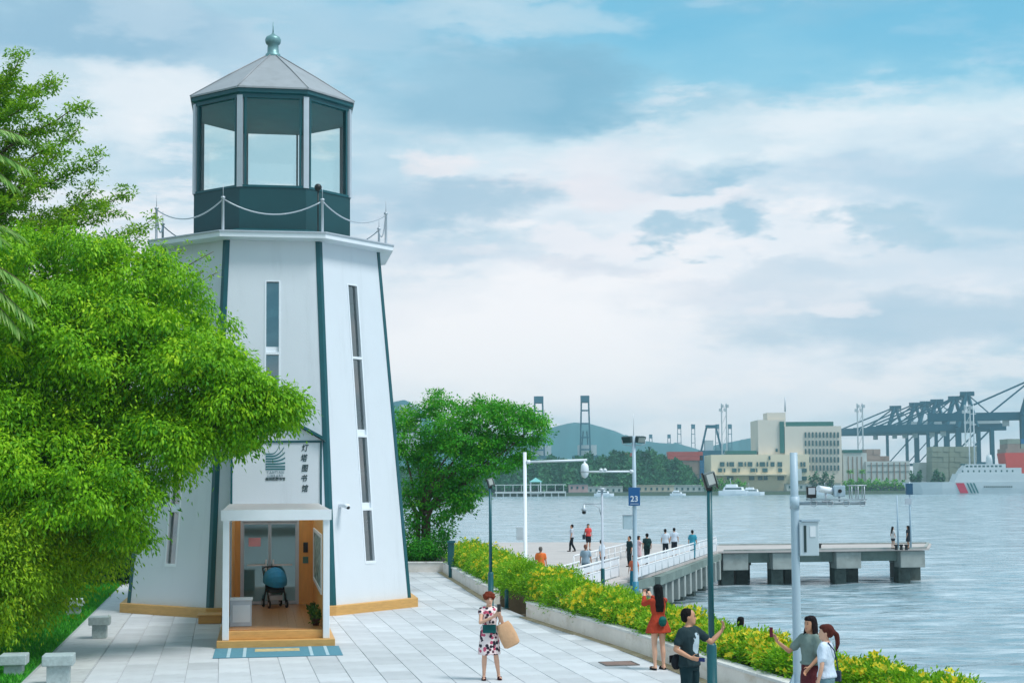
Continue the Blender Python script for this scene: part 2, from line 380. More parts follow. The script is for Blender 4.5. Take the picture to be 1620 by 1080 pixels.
def clumps(lobes, density, per, cr, droop=0.5, flat=0.6, rmin=0.5, spread=0.5):
    """leaf positions for a crown: sprays of leaves whose centres fill the outer part of each lobe"""
    C, D, U, Vv = [], [], [], []
    for (c, r) in lobes:
        c = np.array(c, float); r = np.array(r, float)
        n = max(3, int(density * (r[0] * r[1] + r[1] * r[2] + r[0] * r[2])))
        dr = unit(RNG.normal(size=(n, 3))); rad = rmin + (1 - rmin) * RNG.random(n) ** 0.5
        cc = c + dr * r * rad[:, None]
        k = RNG.poisson(per, n); idx = np.repeat(np.arange(n), k); N = len(idx)
        off = RNG.normal(size=(N, 3)) * np.array([cr, cr, cr * flat])
        off[:, 2] -= 0.35 * (off[:, 0] ** 2 + off[:, 1] ** 2) / cr * droop
        p = cc[idx] + off; outw = dr[idx]
        dd = unit(off) * 0.8 + outw * 0.5 + np.array([0, 0, -droop]) + RNG.normal(size=(N, 3)) * spread
        uu = outw * 0.5 + np.array([0, 0, 0.9]) + RNG.normal(size=(N, 3)) * 0.45
        cv = RNG.normal(0.48, 0.17, n)
        C.append(p); D.append(dd); U.append(uu); Vv.append(cv[idx] + RNG.normal(0, 0.09, N) + off[:, 2] / cr * 0.10)
    return np.concatenate(C), np.concatenate(D), np.concatenate(U), np.concatenate(Vv)
def limb(mb, a, b, r0, r1, bend=0.3, n=7, seg=6, rnd=random):
    a, b = Vector(a), Vector(b); pts = []; rr = []
    mid = Vector((rnd.uniform(-1, 1), rnd.uniform(-1, 1), rnd.uniform(0, 1))) * bend * (b - a).length * 0.3
    for i in range(seg + 1):
        t = i / seg; pts.append(a.lerp(b, t) + mid * math.sin(math.pi * t) + Vector((rnd.uniform(-1, 1), rnd.uniform(-1, 1), rnd.uniform(-1, 1))) * (b - a).length * 0.012); rr.append(r0 + (r1 - r0) * t)
    mb.tube(pts, rr, n)

# grass blades
n = 60000
yy = 22 + 42 * RNG.random(n) ** 1.3; xx = np.array([edge_x(v) for v in yy]) - 0.02 - RNG.random(n) ** 1.2 * 5.0
c = np.stack([xx, yy, np.full(n, -0.005)], 1); d = np.stack([RNG.normal(0, .5, n), RNG.normal(0, .5, n), np.ones(n)], 1)
M_blade = leafmat('grass_blade', (0.03, 0.20, 0.02), (0.05, 0.34, 0.025), (0.12, 0.48, 0.03), 0.3)
o = leaf_obj('grass', c, d, np.stack([RNG.normal(size=n), RNG.normal(size=n), np.zeros(n)], 1), RNG.uniform(0.06, 0.15, n), 0.03, M_blade)
tag(o, 'short green grass blades along the plaza edge', 'grass', kind='stuff')

# water
def water():
    xs = np.concatenate([-1500 + np.linspace(0, 1, 12) ** 0.6 * 1460, np.linspace(-30, 60, 300), 70 + np.linspace(0, 1, 14) ** 1.6 * 1900])
    ys = np.concatenate([[-300, -100, -20, 10], np.linspace(24, 150, 420), 150 + np.linspace(0, 1, 60)[1:] ** 1.7 * 720])
    Xg, Yg = np.meshgrid(xs, ys); Zg = np.zeros_like(Xg)
    for a, lx, ang, ph in [(0.040, 6.3, 0.5, 0.3), (0.028, 3.7, -0.3, 1.7), (0.020, 2.3, 0.9, 4.0), (0.014, 1.5, 0.1, 2.2)]:
        kx, ky = math.sin(ang) * 2 * math.pi / lx, math.cos(ang) * 2 * math.pi / lx
        wob = 0.9 * np.sin(Xg * 0.31 + Yg * 0.17 + ph) + 0.6 * np.sin(Xg * 0.13 - Yg * 0.29)
        Zg += a * np.sin(kx * Xg + ky * Yg + wob + ph)
    fade = np.clip((160 - Yg) / 60, 0, 1) * np.clip((Yg - 20) / 20, 0, 1) * np.clip((60 - Xg) / 10, 0, 1) * np.clip((Xg + 32) / 10, 0, 1)
    Zg = Zg * fade + WATER_Z
    nx, ny = len(xs), len(ys); V = np.stack([Xg, Yg, Zg], -1).reshape(-1, 3)
    i = np.arange((ny - 1) * (nx - 1)); r, q = i // (nx - 1), i % (nx - 1); a = r * nx + q
    Fq = np.stack([a, a + 1, a + nx + 1, a + nx], 1)
    me = bpy.data.meshes.new('sea'); me.vertices.add(len(V)); me.vertices.foreach_set('co', V.reshape(-1))
    me.loops.add(Fq.size); me.loops.foreach_set('vertex_index', Fq.reshape(-1).astype(np.int32)); me.polygons.add(len(Fq))
    me.polygons.foreach_set('loop_start', np.arange(0, Fq.size, 4, dtype=np.int32)); me.polygons.foreach_set('loop_total', np.full(len(Fq), 4, dtype=np.int32))
    me.update(calc_edges=True); me.polygons.foreach_set('use_smooth', [True] * len(Fq))
    m = bpy.data.materials.new('sea_water'); m.use_nodes = True; nt = m.node_tree; L = nt.links; p = nt.nodes['Principled BSDF']
    p.inputs['Base Color'].default_value = (0.20, 0.35, 0.40, 1); p.inputs['Roughness'].default_value = 0.15; p.inputs['IOR'].default_value = 1.333
    tc = nt.nodes.new('ShaderNodeTexCoord'); hs = []
    for sc, st, dist in [(0.55, (0.45, 1, 1), 0.30), (1.9, (0.42, 1, 1), 0.16), (0.06, (0.5, 1, 1), 0.9)]:
        mp = nt.nodes.new('ShaderNodeMapping'); mp.inputs['Scale'].default_value = st; mp.inputs['Rotation'].default_value = (0, 0, 0.18); L.new(tc.outputs['Object'], mp.inputs[0])
        nz = nt.nodes.new('ShaderNodeTexNoise'); nz.inputs['Scale'].default_value = sc; nz.inputs['Detail'].default_value = 4; L.new(mp.outputs[0], nz.inputs['Vector'])
        ml = nt.nodes.new('ShaderNodeMath'); ml.operation = 'MULTIPLY'; L.new(nz.outputs[0], ml.inputs[0]); ml.inputs[1].default_value = dist; hs.append(ml.outputs[0])
    ad = nt.nodes.new('ShaderNodeMath'); L.new(hs[0], ad.inputs[0]); L.new(hs[1], ad.inputs[1]); ad2 = nt.nodes.new('ShaderNodeMath'); L.new(ad.outputs[0], ad2.inputs[0]); L.new(hs[2], ad2.inputs[1])
    bp = nt.nodes.new('ShaderNodeBump'); bp.inputs['Strength'].default_value = 0.5; bp.inputs['Distance'].default_value = 1.0
    L.new(ad2.outputs[0], bp.inputs['Height']); L.new(bp.outputs[0], p.inputs['Normal'])
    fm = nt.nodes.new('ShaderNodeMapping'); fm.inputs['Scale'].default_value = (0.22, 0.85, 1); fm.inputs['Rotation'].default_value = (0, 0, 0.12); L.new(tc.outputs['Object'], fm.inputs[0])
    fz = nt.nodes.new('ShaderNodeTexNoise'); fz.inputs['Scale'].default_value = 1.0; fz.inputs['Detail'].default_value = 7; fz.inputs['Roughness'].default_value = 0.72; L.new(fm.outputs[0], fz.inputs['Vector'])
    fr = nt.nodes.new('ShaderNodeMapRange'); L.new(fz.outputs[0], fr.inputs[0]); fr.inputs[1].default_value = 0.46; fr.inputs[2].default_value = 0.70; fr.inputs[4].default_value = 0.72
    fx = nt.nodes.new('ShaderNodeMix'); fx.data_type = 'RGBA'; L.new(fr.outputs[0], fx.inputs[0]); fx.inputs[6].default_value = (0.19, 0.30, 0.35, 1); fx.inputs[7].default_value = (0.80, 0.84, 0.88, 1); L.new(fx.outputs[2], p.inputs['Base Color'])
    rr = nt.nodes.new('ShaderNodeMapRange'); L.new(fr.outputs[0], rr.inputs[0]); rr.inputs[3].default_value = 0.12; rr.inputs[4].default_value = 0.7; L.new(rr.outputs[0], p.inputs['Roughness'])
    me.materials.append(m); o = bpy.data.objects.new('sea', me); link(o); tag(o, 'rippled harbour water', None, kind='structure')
water()

# ------------------------------------------------------------------ low planter walls
M_wall = mat('planter_wall', (226, 218, 210), 0.85, var=0.10, scale=1.5, bump=0.25, bscale=12, dirt=((176, 154, 118), 1.1, 0.52, 0.78, 0.7, (1, 1, 2.5)))
M_cope = mat('planter_coping', (214, 212, 208), 0.85, var=0.14, scale=2.5, bump=0.25, bscale=12, dirt=((96, 92, 84), 1.6, 0.55, 0.72, 0.7))
def offs(pts, d):
    out = []
    for i, p in enumerate(pts):
        a = Vector(pts[max(0, i - 1)]); b = Vector(pts[min(len(pts) - 1, i + 1)]); t = (b - a).normalized(); nn = Vector((-t.y, t.x))
        out.append((p[0] + nn.x * d, p[1] + nn.y * d))
    return out
def smoothpts(pts, per=4):
    P = [Vector(p) for p in pts]; out = []
    for i in range(len(P) - 1):
        p0, p1, p2, p3 = P[max(0, i - 1)], P[i], P[i + 1], P[min(len(P) - 1, i + 2)]
        for k in range(per):
            t = k / per; out.append(tuple(0.5 * ((2 * p1) + (p2 - p0) * t + (2 * p0 - 5 * p1 + 4 * p2 - p3) * t * t + (3 * p1 - p0 - 3 * p2 + p3) * t ** 3)))
    out.append(tuple(P[-1])); return out
def planter(name, pts, h, label):
    t = thing(name, label, 'wall', (0, 0, 0))
    a = MB(); inn = offs(pts, 0.22)
    for i in range(len(pts) - 1): a.prism([pts[i], pts[i + 1], inn[i + 1], inn[i]], -0.3, h - 0.06)
    a.build('wall_body', M_wall, t)
    c0, c1 = offs(pts, -0.03), offs(pts, 0.25)
    proto = 0
    for i in range(len(pts) - 1):
        q0, q1 = [Vector(v) for v in (c0[i], c0[i + 1])]; q3, q2 = [Vector(v) for v in (c1[i], c1[i + 1])]
        e = 0.006 / max(0.2, (q1 - q0).length)
        MB().prism([tuple(q0.lerp(q1, e)), tuple(q0.lerp(q1, 1 - e)), tuple(q3.lerp(q2, 1 - e)), tuple(q3.lerp(q2, e))], h - 0.057, h).build('coping_stone', M_cope, t, bevel=0.012)
    return t
wnear = smoothpts(WALL[2:], 4); wfar = smoothpts([WALL[0], (-1.75, 55.2), WALL[1]], 4)
planter('planter_wall', wnear, 0.42, 'low pale stained planter wall running from the lamp post towards the camera')
planter('planter_wall', [(-4.7, 64.0)] + wfar, 0.42, 'low far planter wall between the round tree and the gap by the lamp post')
b = MB(); inn = offs(wnear, 0.2); out = offs(wnear, 1.9)
for i in range(len(wnear) - 1): b.prism([inn[i], inn[i + 1], out[i + 1], out[i]], -0.34, 0.36)
o = b.build('planting_bed', M_soil); tag(o, None, None, kind='structure')
b = MB(); inn = offs(wfar, 0.2); out = offs(wfar, 1.9)
for i in range(len(wfar) - 1): b.prism([inn[i], inn[i + 1], out[i + 1], out[i]], -0.34, 0.36)
b.prism([(-9, 64.3), (-3.3, 64.3), (-1.2, 66), (-3, 72), (-9, 76)], -0.34, 0.35)
o = b.build('far_planting_bed', M_soil); tag(o, None, None, kind='structure')
M_gut = mat('gutter_ochre', (186, 166, 132), 0.9, var=0.25, scale=2, dirt=((140, 112, 72), 1.5, 0.45, 0.7, 0.7))
for pts in (wnear, wfar):
    a, c = offs(pts, -0.20), offs(pts, 0.0); g = MB()
    for i in range(len(pts) - 1): g.prism([a[i], a[i + 1], c[i + 1], c[i]], -0.02, 0.0055)
    g.build('gutter', M_gut, plaza)
# waterside walk below the hedge
lw = offs(smoothpts(WALL, 3), 1.9); lo = offs(smoothpts(WALL, 3), 4.6); b = MB()
for i in range(len(lw) - 1): b.prism([lw[i], lw[i + 1], lo[i + 1], lo[i]], -4.5, -1.0)
o = b.build('waterside_walk', M_conc); tag(o, None, None, kind='structure')

# ------------------------------------------------------------------ pier
deck = [(-30, 121), (6.9, 118), (14.6, 110.5), (30.6, 111.5), (28.2, 103.4), (13.6, 101), (6.9, 76.5), (4.3, 69), (2.2, 61), (0.5, 56), (-1.2, 62), (-3, 76), (-12, 84), (-30, 86)]
M_deck = mat('deck_concrete', (186, 178, 174), 0.85, var=0.08, scale=0.5, bump=0.15, bscale=6, dirt=((150, 144, 142), 0.4, 0.5, 0.75, 0.5))
t = thing('pier', 'concrete pier with a broad pale deck on square caps and dark piles', 'pier', (0, 0, 0)); pier = t
MB().prism(deck, DECK_Z - 0.13, DECK_Z).build('deck', M_deck, t)
b = MB()                                                      # kerb along the seaward edge
for p0, p1 in [((14.0, 101.2), (28.0, 103.5)), ((28.0, 103.6), (30.3, 111.3)), ((14.9, 110.4), (30.2, 111.3))]:
    b.bar((p0[0], p0[1], DECK_Z + 0.05), (p1[0], p1[1], DECK_Z + 0.05), 0.18, 0.09)
b.build('kerb', M_conc, t)
M_beam = mat('pier_beam', (118, 134, 128), 0.85, var=0.2, scale=0.7, bump=0.3, bscale=6, dirt=((70, 84, 78), 0.6, 0.48, 0.7, 0.7))
for off in (0.95, 3.4, 5.8, 8.0):
    MB().bar((13.2, 101.2 + off, DECK_Z - 0.49), (27.6 + off * 0.2, 103.4 + off, DECK_Z - 0.49), 0.55, 0.70).build('beam', M_beam, t)
for bx_ in (14.6, 18.0, 22.4, 26.9):
    y0 = 101.5 + (bx_ - 14) * 0.16
    MB().box((bx_ + 0.1, y0 + 0.36, DECK_Z - 0.72), (1.75, 1.15, 1.12), 0.16).build('pile_cap', M_conc, t, bevel=0.03)
    MB().box((bx_ + 1.2, y0 + 6.2, DECK_Z - 0.72), (1.75, 1.15, 1.12), 0.16).build('pile_cap', M_conc, t, bevel=0.03)
    for (ox, oy) in ((-0.35, 0.7), (0.95, 2.9), (0.75, 6.2), (1.9, 8.2)):
        MB().box((bx_ + ox, y0 + oy, -3.4), (0.86, 0.86, 4.2), 0.16).build('pile', M_concdark, t, bevel=0.05)
# walkway edge: beam, corbels and piles along the near side
e0, e1 = Vector((4.3, 69)), Vector((6.9, 76.5)); e2 = Vector((13.6, 101))
MB().bar((*(e1 + Vector((0.3, .2))), DECK_Z - 0.36), (*e2, DECK_Z - 0.36), 0.4, 0.44).build('beam', M_beam, t)
MB().bar((*(e0 + Vector((0, .2))), DECK_Z - 0.36), (*e1, DECK_Z - 0.36), 0.4, 0.44).build('beam', M_beam, t)
for i in range(12):
    p = e1.lerp(e2, (i + 0.25) / 12); MB().box((p.x + 0.12, p.y, DECK_Z - 1.15), (0.42, 0.5, 1.25), -0.27).build('corbel', M_conc, t, bevel=0.03)
    if i % 2 == 0: MB().box((p.x - 0.7, p.y + 0.3, -3.2), (0.7, 0.7, 3.6), -0.27).build('pile', M_concdark, t, bevel=0.05)
for i in range(4):
    p = e0.lerp(e1, (i + 0.4) / 4); MB().box((p.x + 0.12, p.y, DECK_Z - 1.1), (0.42, 0.5, 1.1), -0.3).build('corbel', M_conc, t, bevel=0.03)
o = MB().prism([(-30, 84), (-11, 82), (-2.5, 74), (0, 60), (3.0, 66), (4.6, 72), (5.3, 76), (9.5, 95), (4, 114), (-30, 117)], -5, DECK_Z - 0.3).build('sea_wall', M_concdark)
tag(o, None, None, kind='structure')

M_rail = mat('white_rail', (0.80, 0.81, 0.83), 0.4, var=0.04)
M_mesh = mat('white_infill', (0.74, 0.75, 0.78), 0.6, var=0.05)
def railing(p0, p1, h, label, infill):
    p0, p1 = Vector(p0), Vector(p1); L = (p1 - p0).length; n = max(2, int(L / 1.9))
    t = thing('pier_railing', label, 'railing', (*p0, DECK_Z), 0, 'white railings of the pier walkway'); d = (p1 - p0)
    for i in range(n + 1):
        q = d * (i / n); MB().tube([(q.x, q.y, 0), (q.x, q.y, h)], 0.035, 6).build('post', M_rail, t)
    MB().tube([(0, 0, h), (d.x, d.y, h)], 0.05, 8).build('handrail', M_rail, t)
    MB().tube([(0, 0, h * 0.55), (d.x, d.y, h * 0.55)], 0.028, 6).build('mid_rail', M_rail, t)
    if infill:
        for i in range(n):
            a, c = d * ((i + 0.04) / n), d * ((i + 0.96) / n)
            MB().bar((a.x, a.y, h * 0.32), (c.x, c.y, h * 0.32), 0.02, h * 0.5).build('panel', M_mesh, t)
            a, c = d * ((i + 0.04) / n), d * ((i + 0.96) / n)
            MB().bar((a.x, a.y, h * 0.78), (c.x, c.y, h * 0.78), 0.016, h * 0.26).build('panel', M_mesh, t)
    return t
railing((5.7, 72.0), (13.4, 100.6), 0.95, 'long white railing on the near edge of the pier walkway', True)
railing((2.5, 64.5), (5.15, 74.5), 0.95, 'short white railing with curved end just above the flowering hedge', True)
railing((3.1, 78.0), (7.4, 95.0), 0.85, 'white railing on the far side of the pier walkway', False)
railing((1.6, 66.0), (4.2, 76.5), 0.85, 'short white railing behind the man in the grey shirt', False)
# ------------------------------------------------------------------ the lighthouse library
TR = math.radians(9.3); TC = Vector((-7.46, 47.0, 0))
LH = thing('lighthouse', 'white eight-sided lighthouse library with dark teal edges, lantern room and grey roof', 'lighthouse', TC, TR)
def ov(R, k, z=0.0):
    a = math.radians(-112.5 + 45 * k); return Vector((R * math.cos(a), R * math.sin(a), z))
Z0, Z1, R0, R1 = 0.27, 10.86, 4.48, 3.49
def Rz(z): return R0 + (R1 - R0) * (z - Z0) / (Z1 - Z0)
MB().prism([ov(4.72, k)[:2] for k in range(8)], -0.05, Z0).build('plinth', M_tan, LH, bevel=0.015)
WIN = {0: (6.05, 9.55, 0.20, [7.45]), 1: (1.45, 9.60, 0.215, [7.42, 5.1, 2.95]), 7: (1.45, 9.60, 0.215, [7.42, 5.1, 2.95])}
for k in range(8):
    a0, b0, a1, b1 = ov(R0, k, Z0), ov(R0, k + 1, Z0), ov(R1, k, Z1), ov(R1, k + 1, Z1)
    ex = (b0 - a0).normalized(); c0 = (a0 + b0) / 2; c1 = (a1 + b1) / 2; et = (c1 - c0); Lf = et.length; et.normalize(); nn = ex.cross(et)
    wb, wt = (b0 - a0).length / 2, (b1 - a1).length / 2
    def P(s, t, d=0.0): return c0 + ex * s + et * t - nn * d
    def tz(z): return (z - Z0) / (Z1 - Z0) * Lf
    mb = MB()
    if k in WIN:
        z0, z1, hw, divs = WIN[k]; t0, t1 = tz(z0), tz(z1)
        mb.add([P(-wb, 0), P(-hw, 0), P(-hw, Lf), P(-wt, Lf)], [(0, 1, 2, 3)]); mb.add([P(hw, 0), P(wb, 0), P(wt, Lf), P(hw, Lf)], [(0, 1, 2, 3)])
        mb.add([P(-hw, 0), P(hw, 0), P(hw, t0), P(-hw, t0)], [(0, 1, 2, 3)]); mb.add([P(-hw, t1), P(hw, t1), P(hw, Lf), P(-hw, Lf)], [(0, 1, 2, 3)])
        D = 0.16
        for (s0, u0, s1, u1) in [(-hw, t0, hw, t0), (hw, t0, hw, t1), (hw, t1, -hw, t1), (-hw, t1, -hw, t0)]:
            mb.add([P(s0, u0), P(s1, u1), P(s1, u1, D), P(s0, u0, D)], [(0, 1, 2, 3)])
        fr = MB(); fw = 0.035
        def bar2(s0, u0, s1, u1, d0=-0.012, d1=0.10):
            q = [P(s0, u0, d0), P(s1, u0, d0), P(s1, u1, d0), P(s0, u1, d0), P(s0, u0, d1), P(s1, u0, d1), P(s1, u1, d1), P(s0, u1, d1)]
            fr.add(q, [(0, 1, 2, 3), (0, 4, 5, 1), (1, 5, 6, 2), (2, 6, 7, 3), (3, 7, 4, 0)])
        bar2(-hw - 0.02, t0 - 0.09, hw + 0.02, t0); bar2(-hw - 0.02, t1, hw + 0.02, t1 + 0.03)
        bar2(-hw - 0.03, t0, -hw + 0.02, t1); bar2(hw - 0.02, t0, hw + 0.03, t1)
        w = None; edges = [t1] + [tz(z) for z in divs] + [t0]
        for z in divs:
            u = tz(z); bar2(-hw + 0.02, u - 0.035, hw - 0.02, u + 0.035)
            if z != divs[0] or k == 0: bar2(-hw + 0.02, u + 0.035, hw - 0.02, u + 0.20, 0.05, 0.10)
        w = fr.build('window', M_whitep, LH)
        for u1, u0 in zip(edges, edges[1:]):
            MB().add([P(-hw, u0, 0.08), P(hw, u0, 0.08), P(hw, u1, 0.08), P(-hw, u1, 0.08)], [(0, 1, 2, 3)]).build('pane', M_winglass, w)
        r = MB()    # stair landings and inner wall behind the glass
        r.add([P(-hw - .6, t0 - .3, 0.9), P(hw + .6, t0 - .3, 0.9), P(hw + .6, t1 + .3, 0.9), P(-hw - .6, t1 + .3, 0.9)], [(0, 1, 2, 3)])
        for i in range(5):
            zz = t0 + (t1 - t0) * (i + 0.3) / 5; r.add([P(-hw - .5, zz, 0.5), P(hw + .5, zz + 0.5, 0.5), P(hw + .5, zz + 0.75, 0.5), P(-hw - .5, zz + 0.25, 0.5)], [(0, 1, 2, 3)])
        r.build('stair_wall', mat('stair_wall', (186, 208, 208), 0.8, scale=0.8, var=0.25), LH)
    else:
        mb.add([P(-wb, 0), P(wb, 0), P(wt, Lf), P(-wt, Lf)], [(0, 1, 2, 3)])
    mb.build('wall_panel', M_white, LH)
    # dark corner batten on the edge at vertex k
    e0, e1 = ov(R0 + 0.022, k, Z0), ov(R1 + 0.022, k, Z1); pa = (ov(1, k + 1) - ov(1, k)).normalized(); pb = (ov(1, k - 1) - ov(1, k)).normalized()
    W = 0.125
    q = [e0 + pb * W, e0, e0 + pa * W, e1 + pb * W * .9, e1, e1 + pa * W * .9]
    iv = Vector((-math.cos(math.radians(-112.5 + 45 * k)), -math.sin(math.radians(-112.5 + 45 * k)), 0)) * 0.05
    q += [q[0] + iv, q[2] + iv, q[3] + iv, q[5] + iv]
    MB().add(q, [(0, 1, 4, 3), (1, 2, 5, 4), (6, 0, 3, 8), (2, 7, 9, 5)]).build('corner_strip', M_teal, LH)
A8 = math.radians(-112.5)
MB().lathe([(3.35, 10.74), (3.86, 10.80), (3.86, 10.80), (3.95, 10.80), (3.95, 10.96), (3.95, 10.96), (2.5, 11.17)], 8, smooth=False, a0=A8).build('gallery_roof', M_whitep, LH)
MB().lathe([(3.97, 10.945), (3.985, 10.945), (3.985, 10.985), (3.93, 10.985)], 8, smooth=False, a0=A8, cap=False).build('gallery_flashing', M_greyp, LH)
MB().lathe([(3.02, 11.06), (3.02, 11.16), (2.62, 11.24)], 8, smooth=False, a0=A8, cap=False).build('curb', M_teal, LH)
# lantern room
RL, ZB, ZS, ZT = 2.56, 11.05, 12.50, 15.26; DZ = 0.24
for k in range(8):
    a, b_ = ov(RL, k), ov(RL, k + 1); d = (b_ - a); mid = (a + b_) / 2; nrm = mid.normalized(); ang = math.atan2(d.y, d.x); Lk = d.length
    MB().box((mid.x - nrm.x * .04, mid.y - nrm.y * .04, (ZB + ZS) / 2), (Lk, 0.08, ZS - ZB), ang).build('lantern_panel', M_tealdark, LH)
    fr = MB(); c = mid - nrm * 0.05; R3 = Matrix.Rotation(ang, 3, 'Z')
    def loc(s, z, dd=0.0): return Vector((c.x, c.y, z)) + R3 @ Vector((s, dd, 0))
    hw = Lk / 2
    fr.box(loc(0, ZS + 0.03), (Lk, 0.14, 0.07), ang); fr.box(loc(0, ZT - 0.03), (Lk, 0.14, 0.08), ang)
    for s in (-1, 1): fr.box(loc(s * (hw - 0.17), (ZS + ZT) / 2), (0.06, 0.13, ZT - ZS - 0.14), ang)
    w = fr.build('lantern_window', M_teal, LH)
    MB().box(loc(0, (ZS + ZT) / 2), (Lk - 0.4, 0.012, ZT - ZS - 0.12), ang).build('pane', M_glass, w)
    v = ov(RL - 0.03, k); MB().box((v.x, v.y, (ZS + ZT) / 2), (0.10, 0.17, ZT - ZS), math.radians(-112.5 + 45 * k)).build('lantern_post', M_greyp, LH)
MB().lathe([(2.45, 12.3), (2.45, 12.42)], 8, smooth=False, a0=A8).build('lantern_floor', M_room, LH)
MB().lathe([(2.58, 15.0), (2.58, 15.06), (2.66, 15.10), (2.66, 15.24)], 8, (0, 0, DZ), smooth=False, a0=A8).build('eave_band', M_teal, LH)
MB().lathe([(2.50, 14.93), (2.50, 14.999)], 8, (0, 0, DZ), smooth=False, a0=A8).build('lantern_ceiling', mat('ceiling_teal', (0, 128, 134), 0.6), LH)
rf = MB().lathe([(2.70, 15.22), (2.70, 15.27), (2.70, 15.27), (1.45, 16.10), (0.24, 16.86)], 8, (0, 0, DZ), smooth=False, a0=A8).build('lantern_roof', M_roofgrey, LH)
for k in range(8):
    MB().tube([ov(2.71, k, 15.27 + DZ), ov(1.46, k, 16.11 + DZ), ov(0.25, k, 16.87 + DZ)], 0.018, 5).build('ridge', M_roofgrey, rf)
M_verd = mat('weathered_copper', (120, 158, 160), 0.45, metal=0.5, var=0.2, scale=6)
fi = MB().lathe([(0.25, 16.80), (0.23, 16.95), (0.18, 16.98), (0.17, 17.25), (0.21, 17.27), (0.24, 17.32), (0.25, 17.42), (0.21, 17.50), (0.12, 17.55), (0.05, 17.60), (0.03, 17.64)], 18, (0, 0, DZ)).build('finial', M_verd, LH)
MB().tube([(0, 0, 17.6 + DZ), (0, 0, 17.98 + DZ)], [0.022, 0.01], 6).build('spike', M_verd, fi)
# chain rail round the gallery
for k in range(8):
    p = ov(3.72, k, 11.0)
    ps = MB().lathe([(0.045, 0), (0.04, 0.05), (0.035, 0.95), (0.06, 0.97), (0.06, 1.02), (0.02, 1.03)], 8, c=(p.x, p.y, p.z - 0.03)).build('chain_post', M_greyp, LH)
    MB().tube([(p.x, p.y, p.z + 0.98), (p.x, p.y, p.z + 1.38)], [0.012, 0.006], 5).build('rod', M_greyp, ps)
    q = ov(3.72, k + 1, 11.0); pts = []
    for i in range(15):
        s = i / 14; pts.append(p.lerp(q, s) + Vector((0, 0, 0.92 - 0.42 * (1 - (2 * s - 1) ** 2))))
    MB().tube(pts, 0.02, 6).build('chain', M_greyp, LH)
MB().ell(ov(3.35, 1, 12.35) + Vector((0.02, -.2, 0)), (0.11, 0.11, 0.11)).tube([ov(3.35, 1, 11.05) + Vector((0.02, -.2, 0)), ov(3.35, 1, 12.3) + Vector((0.02, -.2, 0))], 0.02, 6).build('signal_lamp', M_black, LH)
# gabled bay over the porch
GX, GY, GW = 0.12, -4.36, 1.27
gp = [(-GW, 2.6), (GW, 2.6), (GW, 4.93), (0, 5.64), (-GW, 4.93)]
b = MB(); n = 5
b.add([(GX + x, GY, z) for x, z in gp] + [(GX + x, -3.2, z) for x, z in gp], [(0, 1, 2, 3, 4), (1, 0, 5, 6), (2, 1, 6, 7), (4, 9, 5, 0)]); b.build('gable_wall', M_white, LH)
b = MB(); b.add([(GX + x, y, z) for y in (GY - 0.13, -3.1) for x, z in ((-GW - .1, 4.90), (0, 5.66), (GW + .1, 4.90), (GW + .1, 4.99), (0, 5.75), (-GW - .1, 4.99))],
                [(0, 1, 4, 5), (1, 2, 3, 4), (6, 11, 10, 7), (7, 10, 9, 8), (0, 6, 7, 1), (1, 7, 8, 2), (5, 4, 10, 11), (4, 3, 9, 10), (2, 8, 9, 3), (0, 5, 11, 6)]); b.build('gable_roof', M_teal, LH)
for (x0, x1, z0, z1) in [(-GW, GW, 4.86, 4.92), (-GW, -GW + 0.055, 3.05, 4.858), (GW - 0.055, GW, 3.05, 4.858)]:
    MB().bb(GX + x0, GX + x1, GY - 0.025, GY + 0.01, z0, z1).build('gable_trim', M_teal, LH)
# emblem: bands that sweep up to the right
M_logo = mat('emblem_teal', (20, 104, 112), 0.5)
for j in range(7):
    pts = []; z = 4.10 + j * 0.072; lift = [0, 0.0, 0.03, 0.10, 0.18, 0.25, 0.28][j]; xm = [0.27, 0.27, 0.27, 0.27, 0.26, 0.24, 0.13][j]; th = 0.038 if j < 6 else 0.03
    b = MB(); rows = []
    for i in range(13):
        x = -0.27 + (xm + 0.27) * i / 12; s = max(0.0, (x + 0.10) / (xm + 0.10)) ** 2.2; zz = z + lift * s
        rows.append((x, zz))
    for (x0, z0), (x1, z1) in zip(rows, rows[1:]):
        b.add([(GX - .03 + x0, GY - .012, z0), (GX - .03 + x1, GY - .012, z1), (GX - .03 + x1, GY - .012, z1 + th), (GX - .03 + x0, GY - .012, z0 + th),
               (GX - .03 + x0, GY, z0), (GX - .03 + x1, GY, z1), (GX - .03 + x1, GY, z1 + th), (GX - .03 + x0, GY, z0 + th)], [(0, 1, 2, 3), (3, 2, 6, 7), (0, 4, 5, 1)])
    b.build('emblem_band', M_logo, LH)
def text(body, loc, size, m, parent, name='lettering', rot=(math.pi / 2, 0, 0), line=1.0, track=1.0, ext=0.004, shear=0.0, align='CENTER', sx=1.0, bold=0.0):
    cu = bpy.data.curves.new(name, 'FONT'); cu.body = body; cu.size = size; cu.align_x = align; cu.align_y = 'CENTER'; cu.space_line = line; cu.space_character = track
    cu.extrude = ext; cu.shear = shear; cu.offset = bold; cu.materials.append(m); cu.resolution_u = 3
    tmp = bpy.data.objects.new(name, cu); COL.objects.link(tmp); me = bpy.data.meshes.new_from_object(tmp.evaluated_get(bpy.context.evaluated_depsgraph_get())); bpy.data.objects.remove(tmp)
    o = bpy.data.objects.new(name, me); link(o, parent); o.location = loc; o.rotation_euler = rot; o.scale.x = sx; return o
M_ink = mat('ink_teal', (22, 60, 66), 0.5)
M_inkpale = mat('ink_pale', (120, 150, 160), 0.5)
text('YANTIAN', (GX - .03, GY - .01, 4.03), 0.105, M_inkpale, LH, track=1.35, sx=0.82)
text('LIBRARY', (GX - .03, GY - .01, 3.93), 0.105, M_inkpale, LH, track=1.35, sx=0.85)
